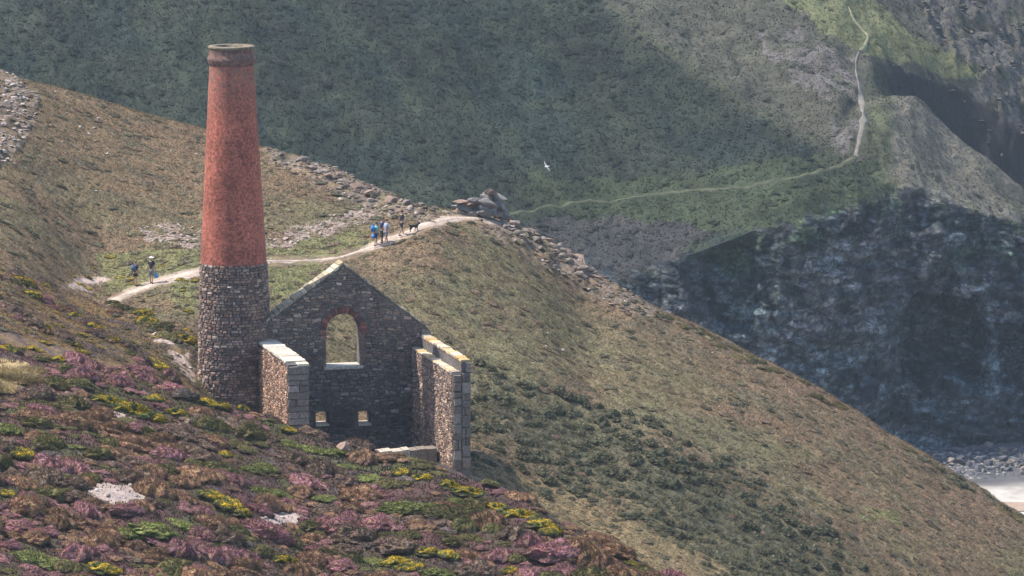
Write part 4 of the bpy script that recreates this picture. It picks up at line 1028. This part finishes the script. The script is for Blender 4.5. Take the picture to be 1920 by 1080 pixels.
# heather cushions: colour drifts over the slope
wgt = ((near.PX > -260) & (near.PX < 1330) & (near.PY < 1140) & (near.sv[None, :] > 2.6) & (near.sv[None, :] < 5.25)).astype(float)
Pp, ci, ri = near.scatter(10500, wgt, pxr=(-260, 1340))
p, q = stretch(Pp[:, 0], Pp[:, 1], 4.2, 1.7); kind_n = fbm(p, q, 3, 201); kind_m = fbm(Pp[:, 0] / 1.5, Pp[:, 1] / 1.8, 3, 202)
bare = [(225, 925, 62, 20), (520, 972, 45, 12), (20, 705, 60, 30)]
WORD = {'pink': 'pink flowering', 'russet': 'russet faded', 'brown': 'dark brown', 'grey': 'grey dry', 'olive': 'olive green'}
items = []; grid = {}
for i in range(len(Pp)):
    px, py = proj(*Pp[i])
    if any(abs(px - a) < c and abs(py - b) < d for a, b, c, d in bare): continue
    size = random.choice([.22, .28, .34, .42, .5, .62]) if i > 420 else random.uniform(.5, .82)
    if any(abs(px - a) < w * .55 + size * 22 and -w * .35 - size * 8 < py - b < w * .25 + size * 24 for a, b, w in SPECIAL): continue
    x, y = Pp[i][0], Pp[i][1]; bad = False
    for gx in range(int(x // 2) - 1, int(x // 2) + 2):
        for gy in range(int(y // 2) - 1, int(y // 2) + 2):
            for (qx, qy, qs) in grid.get((gx, gy), ()):
                if ((x - qx) / 1.25) ** 2 + (y - qy) ** 2 < (.74 * (size + qs)) ** 2: bad = True
    if bad: continue
    grid.setdefault((int(x // 2), int(y // 2)), []).append((x, y, size))
    a, b = kind_n[i], kind_m[i] + random.uniform(-.15, .15)
    key = 'pink' if a > .17 else 'russet' if a > -.2 else ('brown' if b > -.12 else 'grey')
    if b > .36: key = random.choice(['pink', 'russet'])
    if b < -.22: key = 'olive'
    items.append((size / Pp[i][1], key, size, Pp[i]))
items.sort(key=lambda t: -t[0] + (9 if not -40 < proj(*t[3])[0] < 1300 else 0))
rest_mesh = {}
for k, (_, key, size, p_) in enumerate(items):
    if k < 290:
        w_ = WORD[key] + (' heather cushion ' if key != 'olive' else ' heath cushion ') + where(*proj(*p_))
        bush(key, p_, size, 'heather_bush' if key != 'olive' else 'heath_bush', w_, 'heather' if key != 'olive' else 'heath', w_, sc=(1.4, .95, 1.6 if size > .5 else 1.4))
    else: rest_mesh.setdefault(key, []).append((size, p_))
# the many smaller cushions: one object
def raw(me):
    V = np.empty(len(me.vertices) * 3, np.float32); me.vertices.foreach_get('co', V); Fc = np.empty(len(me.loops), np.int32); me.loops.foreach_get('vertex_index', Fc)
    T = np.empty(len(me.vertices) * 4, np.float32); me.attributes['tint'].data.foreach_get('color', T); return V.reshape(-1, 3), Fc.reshape(-1, 3), T.reshape(-1, 4)[:, :3]
def merged(name, places, mat, thin=1.0, sheet=None):
    sheet = sheet or mid
    VV = []; FF = []; TT = []; b = 0; cache = {}
    for key, size, p_, sc, *tc in places:
        me = random.choice(BM[key])
        if me.name not in cache: cache[me.name] = raw(me)
        V, Fc, T = cache[me.name]
        nf = len(Fc); c0 = me['solid']
        if thin < 1:
            kf = np.concatenate([np.arange(c0), c0 + np.nonzero(rng.random(nf - c0) < thin)[0]])
            Fc = Fc[kf]; used, inv = np.unique(Fc, return_inverse=True); V = V[used]; T = T[used]; Fc = inv.reshape(-1, 3)
        a = random.uniform(-.5, .3) + random.choice([0, math.pi]); ca, sa = math.cos(a), math.sin(a); s = size * np.array(sc)
        X_ = V * s; X_ = np.stack([X_[:, 0] * ca - X_[:, 1] * sa, X_[:, 0] * sa + X_[:, 1] * ca, X_[:, 2]], 1)
        gn = sheet.slope(p_); X_[:, 2] -= np.clip((gn[0] * X_[:, 0] + gn[1] * X_[:, 1]) / max(gn[2], .4), -1.5, 1.5); X_ = X_ + np.array(p_)
        VV.append(X_); FF.append(Fc + b); TT.append(T * random.uniform(.75, 1.25) * (np.array(tc[0]) if tc else 1)); b += len(V)
    return tag(link(name, np_mesh(name, np.concatenate(VV), np.concatenate(FF), np.concatenate(TT)), None, mat), kind='stuff')
pl = [(key, s_, p_, (1.25, .95, 1)) for key, L_ in rest_mesh.items() for s_, p_ in L_]
print('cushions', len(items), 'rest', len(pl))
if pl: merged('heather', pl, M_plant, .45, near)
# loose sprigs over the ground between the cushions
P_, ci, ri = near.scatter(70000, wgt, pxr=(-260, 1340))
n_ = len(P_); kn = fbm(P_[:, 0] / 3.2, P_[:, 1] / 5, 3, 201) + rng.normal(0, .15, n_)
base = np.where((kn > .1)[:, None], np.array([.19, .085, .105]), np.where((kn > -.12)[:, None], np.array([.16, .08, .05]), np.array([.09, .065, .05])))
base = base * rng.uniform(.35, 1.0, (n_, 1)); gm = rng.random(n_) < .12; base[gm] = np.array([.10, .11, .035])
ppx, ppy = proj(P_[:, 0], P_[:, 1], P_[:, 2]); okm = np.ones(n_, bool)
for a, b, c, d in bare: okm &= ~((np.abs(ppx - a) < c * .8) & (np.abs(ppy - b) < d * .8) & (rng.random(n_) < .9))
up = np.tile(np.array([0, 0, 1.0]), (n_, 1))
V, Fc, T = blades(P_[okm], up[okm], rng.uniform(.04, .13, okm.sum()), rng.uniform(.04, .08, okm.sum()), np.array([.35, -.1, 0]), base[okm], 2)
tag(link('ground_heather', np_mesh('ground_heather', V, Fc, T), None, M_plant), kind='stuff')

# middle hillside: grass tussocks in the colours of the turf, scrub in the hollow right of the ruin
vis = ((mid.PX > -260) & (mid.PX < 2160) & (mid.PY < 1130) & (mid.sv[None, :] > .75) & (mid.sv[None, :] < 4.15)).astype(float)
clear = (dline(mid.PX, mid.PY, PATH) > 9) & (dline(mid.PX, mid.PY, PATH_G) > 5) & (dline(mid.PX, mid.PY, PATH_L) > 5)
hx = (mid.X - P0[0]) * U[0] + (mid.Y - P0[1]) * U[1]; hy = (mid.X - P0[0]) * N[0] + (mid.Y - P0[1]) * N[1]
inside = (hx > -.3) & (hx < Wd + .3) & (hy > -1.4) & (hy < LR + .3)
P_, ci, ri = mid.scatter(360000, vis * clear * ~inside * (1 - .8 * rockz))
n_ = len(P_); base = mid_tint[ci, ri] * rng.uniform(.55, 1.5, (n_, 1)) * np.array([1.05, 1.03, .95])
straw = rng.random(n_) < .13; base[straw] = np.array([.29, .235, .14]) * rng.uniform(.7, 1.2, (straw.sum(), 1))
hh = rng.uniform(.05, .15, n_) * (1 + .5 * bushy[ci, ri]); ww = rng.uniform(.03, .075, n_)
V, Fc, T = blades(P_, np.tile(np.array([.25, -.2, .9]), (n_, 1)), hh, ww, np.array([.55, -.35, -.1]), base, 1)
tag(link('grass', np_mesh('grass', V, Fc, T), None, M_plant), kind='stuff')
# dark scrub bushes in the hollow
P_, ci, ri = mid.scatter(2600, vis * bushS ** 1.4)
pl = []; cnt = 0; cell = {}
for p_ in P_:
    px, py = proj(*p_); k = (int(p_[0] / .5), int(p_[1] / 1.1))
    if k in cell: continue
    cell[k] = 1; s_ = random.choice([.14, .18, .24, .3, .38])
    if s_ > .28 and cnt < 260:
        w_ = ('scrub bush beside the right side wall' if px < 1000 else 'scrub bush high in the hollow' if py < 700 + .42 * (px - 780) else 'scrub bush in mid hollow' if py < 745 + .42 * (px - 780) else 'scrub bush low in the hollow') + (', towards the ruin' if 1000 <= px < 1150 else ', halfway along' if 1150 <= px < 1330 else ', far from the ruin' if px >= 1330 else '')
        bush('scrub', p_, s_, 'scrub_bush', 'dark green ' + w_, 'bush', w_, sc=(1.2, 1, 1)); cnt += 1
    else: pl.append(('scrub', s_, p_, (1.2, 1, 1)))
merged('scrub', pl, M_plant, .5)
# small dark tufts over the whole hillside
P_, ci, ri = mid.scatter(7500, vis * clear * ~inside * (1 - .7 * bushS))
merged('heath_tufts', [('tuft', min(.34, .06 + random.expovariate(14)), p_, (random.uniform(.9, 1.5), .9, random.uniform(.6, 1.1)), random.choice([(.115, .10, .06), (.15, .13, .075), (.16, .11, .075), (.085, .078, .05)])) for p_ in P_], M_plant)
# rows of heather and gorse running down into the gully at the left
ROWS = [[(-20, 505), (40, 535), (110, 575), (180, 620), (250, 665), (330, 715)], [(-20, 555), (40, 590), (90, 620), (160, 655)], [(210, 575), (270, 600), (330, 630), (372, 655)]]
for row, lst in enumerate(ROWS):
    pts = np.array(lst, float); cum = np.concatenate([[0], np.cumsum(np.linalg.norm(np.diff(pts, axis=0), axis=1))])
    for t in np.arange(0, cum[-1], 11):
        px = np.interp(t, cum, pts[:, 0]) + random.gauss(0, 4); py = np.interp(t, cum, pts[:, 1]) + random.gauss(0, 5)
        g = mid.hit(px, py); r_ = random.random()
        key = 'brown' if r_ < .35 else 'pink' if r_ < .5 else 'olive' if r_ < .7 else 'russet' if r_ < .85 else 'gorse'
        if row == 2: key = random.choice(['gorse', 'olive', 'olive', 'russet'])
        c_ = {'brown': 'dark brown', 'pink': 'pink', 'olive': 'olive green', 'russet': 'russet', 'gorse': 'yellow flowered'}[key]
        bush(key, g, mpx(g[1]) * random.uniform(20, 40) / 2, 'heath_bush', c_ + ' bush in the rows running down the gully left of the chimney', 'bush', c_ + ' bushes in the gully rows', sc=(1.3, .9, 1.1))
# tussocks breaking the skyline right of the outcrop
for k in range(60):
    px = random.uniform(1120, 1960); c_ = int(np.interp(px, mid.pxs, np.arange(len(mid.pxs)))); r_ = int(np.searchsorted(mid.sv, random.uniform(3.7, 4.02))); p_ = np.array([mid.X[c_, r_], mid.Y[c_, r_], mid.Z[c_, r_]])
    bush(random.choice(['scrub', 'olive', 'olive']), p_, random.uniform(.14, .4), 'scrub_bush', 'low tussock on the right hand skyline, ' + ('nearer the outcrop' if px < 1400 else 'half way down' if px < 1680 else 'nearer the beach'), 'bush', 'tussocks on the right hand skyline, ' + ('upper' if px < 1400 else 'middle' if px < 1680 else 'lower'), sc=(1.5, 1, .7))
# yellow dots of gorse on the left slope
for k in range(46):
    px = random.uniform(-10, 370); py = random.uniform(480, 660)
    g = mid.hit(px, py); bush('gorse', g, mpx(g[1]) * random.uniform(8, 18) / 2, 'gorse_bush', 'small yellow gorse tuft on the ochre slope left of the chimney', 'gorse bush', 'small gorse tufts left of the chimney', sc=(1.4, 1, .7))

# far hillside: rocks of the scarp and the headland
infar = ((far.PX > 1600) & (far.PX < 2000) & (far.PY > -40) & (far.PY < 420)).astype(float)
shards('scarp_rubble', far, infar * (hollowz > .3), 110, .15, .6, [(.045, .042, .04), (.06, .055, .052), (.035, .033, .033)])
shards('headland_rocks', far, infar * roughz * (hollowz < .3), 260, .2, .7, [(.085, .078, .07), (.065, .06, .057), (.11, .10, .09)])
# far hillside: low scrub as one mass
visf = (1 - .9 * hollowz) * ((far.PX > -260) & (far.PX < 2160) & (far.PY > -160) & (far.PY < 560) & (sf > 1.05) & (sf < 7)).astype(float)
P_, ci, ri = far.scatter(90000, visf * (dline(far.PX, far.PY, SCREE) > 9) * (dline(far.PX, far.PY, FAR_PATH) > 4))
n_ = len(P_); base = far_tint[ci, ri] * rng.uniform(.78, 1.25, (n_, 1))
V, Fc, T = blades(P_, np.tile(np.array([.1, -.15, .95]), (n_, 1)), rng.uniform(.05, .17, n_), rng.uniform(.14, .3, n_), np.array([.3, -.2, 0]), base, 2)
Pb, ci, ri = far.scatter(5200, visf * (dline(far.PX, far.PY, SCREE) > 14) * (dline(far.PX, far.PY, FAR_PATH) > 8) * (1 - .75 * sp) * (1 - right * .8))
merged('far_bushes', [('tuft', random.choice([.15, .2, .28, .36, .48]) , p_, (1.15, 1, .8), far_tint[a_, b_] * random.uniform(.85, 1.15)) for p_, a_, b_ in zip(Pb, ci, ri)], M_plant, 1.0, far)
tag(link('far_scrub', np_mesh('far_scrub', V, Fc, T), None, M_plant), kind='stuff')

# ------------------------------------------------------------------ people, dog, gull
SK = (.42, .26, .19)
M_skin = flat_mat('skin', SK, .6)
def skin(name, verts, edges, radii, mat, parent=None, root=0, sub=1):
    me = bpy.data.meshes.new(name); me.from_pydata([Vector(v) for v in verts], edges, []); o = bpy.data.objects.new(name, me); COL.objects.link(o)
    m = o.modifiers.new('skin', 'SKIN'); m.use_smooth_shade = True
    for i, r in enumerate(radii):
        sv = me.skin_vertices[0].data[i]; sv.radius = (r, r) if not isinstance(r, tuple) else r; sv.use_root = (i == root)
    if sub: s_ = o.modifiers.new('sub', 'SUBSURF'); s_.levels = sub; s_.render_levels = sub
    dg = bpy.context.evaluated_depsgraph_get(); me2 = bpy.data.meshes.new_from_object(o.evaluated_get(dg)); me2.name = name
    bpy.data.objects.remove(o); bpy.data.meshes.remove(me); me2.materials.clear()
    return link(name, me2, parent, mat)
def person(pos, face, H, cfg):
    """walking or standing adult; local x = right, y = forward"""
    k = H / 1.75; st_ = cfg.get('stride', .0); lean = cfg.get('lean', .03)
    root = empty('person', tuple(pos), face); tag(root, cfg['label'], 'person', 'walkers on the footpath')
    v = []; e = []; r = []
    def add(p, rad, par=None):
        v.append(tuple(np.array(p) * k)); r.append(rad * k if not isinstance(rad, tuple) else tuple(q * k for q in rad)); i = len(v) - 1
        if par is not None: e.append((par, i))
        return i
    pel = add((0, 0, .95), (.15, .11)); wa = add((0, lean * .5, 1.12), (.135, .10), pel); ch = add((0, lean, 1.32), (.165, .11), wa); nk0 = add((0, lean * 1.2, 1.46), .075, ch); nk = add((0, lean * 1.4, 1.53), .055, nk0)
    hd0 = add((0, lean * 1.5 + .015, 1.61), (.075, .09), nk); hd1 = add((0, lean * 1.5 + .02, 1.70), (.075, .085), hd0); nose = add((0, lean * 1.5 + .125, 1.63), .014, hd0)
    for s in (-1, 1):
        add((s * .083, lean * 1.5, 1.63), .016, hd0)
        sh = add((s * .17, lean, 1.42), .062, ch); el = add((s * .235, lean - .03 + s * st_ * .35, 1.14), .043, sh); wr_ = add((s * .25, lean + .05 + s * st_ * .5, .90), .030, el)
        pm = add((s * .252, lean + .06 + s * st_ * .5, .83), .032, wr_)
        for q, (dx, ln) in enumerate(((-.027, .075), (-.009, .088), (.009, .082), (.027, .065))):
            f0 = add((s * .252 + 0, lean + .06 + s * st_ * .5 - dx, .775), .009, pm); add((s * .245, lean + .068 + s * st_ * .5 - dx, .775 - ln * .8), .008, f0)
        tb = add((s * .235, lean + .098 + s * st_ * .5, .80), .010, pm); add((s * .225, lean + .112 + s * st_ * .5, .765), .009, tb)
        hp = add((s * .095, 0, .86), .09, pel); kn_ = add((s * .10, -s * st_ * .4 + .02, .50), .058, hp); an = add((s * .10, -s * st_ - .02, .09), .038, kn_); add((s * .105, -s * st_ + .12, .035), .036, an)
    skin('body', v, e, r, M_skin, root)
    V_ = lambda L_: [tuple(np.array(p) * k) for p in L_]
    if cfg.get('top'):
        skin('shirt', V_([(0, 0, .86), (0, lean * .5, 1.12), (0, lean, 1.33), (0, lean * 1.2, 1.455), (-.17, lean, 1.42), (-.225, lean - .02 - st_ * .2, 1.22), (.17, lean, 1.42), (.225, lean - .02 + st_ * .2, 1.22)]),
             [(0, 1), (1, 2), (2, 3), (2, 4), (4, 5), (2, 6), (6, 7)], [(.165 * k, .125 * k), (.155 * k, .12 * k), (.18 * k, .125 * k), .08 * k, .075 * k, .062 * k, .075 * k, .062 * k], flat_mat('shirt_cloth', cfg['top']), root)
    ln = cfg.get('leg', .52)
    skin('shorts' if ln > .3 else 'trousers', V_([(0, 0, .99), (-.095, 0, .86), (-.10, st_ * (.86 - ln) * .8 + .012, ln), (.095, 0, .86), (.10, -st_ * (.86 - ln) * .8 + .012, ln)]), [(0, 1), (1, 2), (0, 3), (3, 4)],
         [(.165 * k, .125 * k), .108 * k, (.085 if ln > .3 else .062) * k, .108 * k, (.085 if ln > .3 else .062) * k], flat_mat('shorts_cloth', cfg['bottom']), root)
    bm = bmesh.new(); bmesh.ops.create_icosphere(bm, subdivisions=2, radius=1)
    for vv in bm.verts: vv.co = Vector((vv.co.x * .092, vv.co.y * .105 + lean * 1.5 + .005, max(vv.co.z, -.25 - .9 * (vv.co.y < .2)) * .09 + 1.685)) * k
    me = bpy.data.meshes.new('hair'); bm.to_mesh(me); bm.free()
    for p_ in me.polygons: p_.use_smooth = True
    link('hair' if not cfg.get('hat') else 'hat', me, root, flat_mat('hair_colour', cfg.get('hat') or cfg.get('hair', (.06, .035, .02))))
    if cfg.get('hat'):
        bm = bmesh.new(); bmesh.ops.create_cone(bm, segments=18, radius1=.17 * k, radius2=.10 * k, depth=.035 * k, cap_ends=True); bmesh.ops.translate(bm, verts=bm.verts, vec=Vector((0, lean * 1.5, 1.70)) * k)
        me = bpy.data.meshes.new('hat_brim'); bm.to_mesh(me); bm.free(); link('hat_brim', me, root, flat_mat('hat_cloth', cfg['hat']))
    for s in (-1, 1):
        bm = bmesh.new(); bmesh.ops.create_cube(bm, size=1); bmesh.ops.bevel(bm, geom=bm.edges[:], offset=.3, segments=2, affect='EDGES')
        for vv in bm.verts: vv.co = Vector((vv.co.x * .095 + s * .103, vv.co.y * .27 - s * st_ + .045, vv.co.z * .10 + .05)) * k
        me = bpy.data.meshes.new('shoe'); bm.to_mesh(me); bm.free(); link('shoe', me, root, flat_mat('shoe_leather', cfg.get('shoe', (.08, .06, .05))))
    return root
def bag(name, pos, dims, face, rgb, label, cat, strap=True):
    root = empty(name, tuple(pos), face); tag(root, label, cat)
    bm = bmesh.new(); bmesh.ops.create_cube(bm, size=1); bmesh.ops.bevel(bm, geom=bm.edges[:], offset=.22, segments=3, affect='EDGES')
    for vv in bm.verts: vv.co = Vector((vv.co.x * dims[0] * (1.1 - .25 * vv.co.z), vv.co.y * dims[1] * (1.1 - .3 * vv.co.z), vv.co.z * dims[2]))
    me = bpy.data.meshes.new('sack'); bm.to_mesh(me); bm.free()
    for p_ in me.polygons: p_.use_smooth = True
    link('sack', me, root, flat_mat('bag_cloth', rgb))
    h_ = dims[2]
    skin('strap', [(-dims[0] * .25, 0, h_ * .45), (-dims[0] * .2, 0, h_ * .75), (dims[0] * .2, 0, h_ * .75), (dims[0] * .25, 0, h_ * .45)], [(0, 1), (1, 2), (2, 3)], [.012] * 4, flat_mat('strap_cloth', tuple(c * .5 for c in rgb)), root)
    return root
def feet(px, py):
    g = mid.hit(px, py); return g + np.array([0, 0, .04])
def at_local(root, p): c, s_ = math.cos(root.rotation_euler.z), math.sin(root.rotation_euler.z); return np.array(root.location) + np.array([p[0] * c - p[1] * s_, p[0] * s_ + p[1] * c, p[2]])
f1 = math.radians(-60)                            # facing up the path, away to the right
a = person(feet(254, 537), math.radians(-35), 1.66, dict(label='walker in a dark top with a blue pack, left of the pair by the chimney', top=(.035, .037, .045), bottom=(.04, .04, .045), leg=.62, hair=(.20, .12, .06), stride=.08))
bag('backpack', at_local(a, (0, -.19, 1.22)), (.30, .18, .42), math.radians(-35), (.07, .11, .21), 'blue backpack worn by the left walker of the pair beside the chimney', 'backpack')
b = person(feet(284, 533), math.radians(-20), 1.80, dict(label='walker in a black t-shirt, grey shorts and white hat near the chimney', top=(.035, .035, .04), bottom=(.20, .21, .21), leg=.48, hat=(.75, .74, .72), stride=.1))
bag('carrier_bag', at_local(b, (.32, .08, .55)), (.24, .14, .34), math.radians(-20), (.12, .34, .62), 'light blue bag carried low by the walker in the black t-shirt', 'bag')
c = person(feet(705, 462), f1, 1.62, dict(label='walker in a teal top among the group on the upper path', top=(.10, .38, .40), bottom=(.03, .05, .10), leg=.5, hair=(.05, .04, .035), stride=.16))
bag('backpack', at_local(c, (-.08, -.2, 1.2)), (.32, .18, .46), f1, (.05, .16, .42), 'blue backpack on the walker in the teal top', 'backpack')
bag('carrier_bag', at_local(c, (-.33, .0, .62)), (.26, .16, .3), f1, (.04, .22, .60), 'bright blue bag hanging beside the walker in the teal top', 'bag')
g = feet(716, 457); person(g, f1, 1.72, dict(label='walker in a navy top half hidden behind the group on the upper path', top=(.025, .035, .09), bottom=(.04, .06, .05), leg=.12, hair=(.10, .055, .03), stride=.12))
person(feet(724, 460), f1, 1.76, dict(label='walker in a pale blue grey shirt and grey shorts on the upper path', top=(.30, .34, .46), bottom=(.20, .20, .24), leg=.5, hair=(.10, .06, .035), stride=.2, shoe=(.4, .36, .32)))
person(feet(753, 443), f1, 1.74, dict(label='walker in dark clothes ahead of the group, next to the black dog', top=(.03, .028, .03), bottom=(.05, .04, .045), leg=.5, hair=(.05, .035, .03), stride=.22))
g = feet(775, 436); dog = empty('dog', tuple(g), math.radians(-50)); tag(dog, 'small black dog trotting ahead on the footpath', 'dog')
dv = [(0, 0, .40), (0, .22, .40), (0, .34, .44), (0, .42, .54), (0, .50, .56), (0, .60, .53), (0, -.20, .41), (0, -.34, .50), (0, -.44, .58)]
de = [(0, 1), (1, 2), (2, 3), (3, 4), (4, 5), (0, 6), (6, 7), (7, 8)]; dr = [.10, .125, .09, .07, .075, .04, .10, .03, .018]
for s in (-1, 1):
    b0 = len(dv); dv += [(s * .07, .26, .30), (s * .075, .25 + s * .05, .16), (s * .075, .28 + s * .08, .02), (s * .03, .46, .63)]; de += [(1, b0), (b0, b0 + 1), (b0 + 1, b0 + 2), (4, b0 + 3)]; dr += [.05, .03, .028, .02]
    b0 = len(dv); dv += [(s * .07, -.18, .28), (s * .075, -.29 - s * .05, .16), (s * .075, -.25 - s * .08, .02)]; de += [(6, b0), (b0, b0 + 1), (b0 + 1, b0 + 2)]; dr += [.06, .03, .028]
skin('body', dv, de, dr, flat_mat('dog_fur', (.02, .02, .02)), dog)
# gull gliding over the valley
gp = unproj(1025, 312, 430.0); gull = empty('gull', tuple(gp), math.radians(35)); gull.rotation_euler = (math.radians(-20), math.radians(55), math.radians(30)); tag(gull, 'white gull gliding in front of the dark green far hillside', 'gull')
skin('body', [(0, -.28, 0), (0, -.12, 0), (0, .06, 0), (0, .17, .03), (0, .24, .04), (0, .31, .03)], [(i, i + 1) for i in range(5)], [.025, .065, .085, .06, .05, .012], flat_mat('gull_white', (.80, .80, .78)), gull, 2)
for s in (-1, 1):
    pts = [(s * .05, .10, .03), (s * .30, .16, .10), (s * .62, .02, .07), (s * .68, -.04, .06), (s * .36, -.02, .08), (s * .05, -.10, .02)]
    V = [p_ for p_ in pts] + [(x, y, z - .018) for x, y, z in pts]; n_ = 6
    me = bpy.data.meshes.new('wing'); me.from_pydata(V, [], [tuple(range(n_)), tuple(range(2 * n_ - 1, n_ - 1, -1))] + [(i, (i + 1) % n_, n_ + (i + 1) % n_, n_ + i) for i in range(n_)]); me.update()
    link('wing', me, gull, flat_mat('gull_grey', (.70, .71, .73)))
me = bpy.data.meshes.new('tail'); me.from_pydata([(-.02, -.24, 0), (.02, -.24, 0), (.07, -.40, 0), (-.07, -.40, 0), (0, -.25, .015), (0, -.40, .012)], [], [(0, 1, 2, 3), (0, 3, 5, 4), (4, 5, 2, 1)]); link('tail', me, gull, flat_mat('gull_tail', (.8, .8, .78)))

# ------------------------------------------------------------------ haze: one closed box of thin air
xs = np.concatenate([near.X.ravel(), mid.X.ravel(), far.X.ravel()]); zmax = max(far.Z.max(), 3.0)
x0, x1, y0, y1, z0, z1 = -960, 960, -120, 1560, BEACH_Z - 4.2, zmax + 4
V = [(x, y, z) for z in (z0, z1) for y in (y0, y1) for x in (x0, x1)]
me = np_mesh('haze', V, [(0, 2, 3, 1), (4, 5, 7, 6), (0, 1, 5, 4), (2, 6, 7, 3), (0, 4, 6, 2), (1, 3, 7, 5)])
hm = bpy.data.materials.new('haze'); hm.use_nodes = True; nt = hm.node_tree; nt.nodes.remove(nt.nodes['Principled BSDF'])
pv = nt.nodes.new('ShaderNodeVolumePrincipled'); pv.inputs['Color'].default_value = (.72, .86, 1, 1); pv.inputs['Density'].default_value = .0001; pv.inputs['Anisotropy'].default_value = .2
nt.links.new(pv.outputs[0], nt.nodes['Material Output'].inputs['Volume']); me.materials.append(hm)
tag(link('haze', me), kind='stuff')
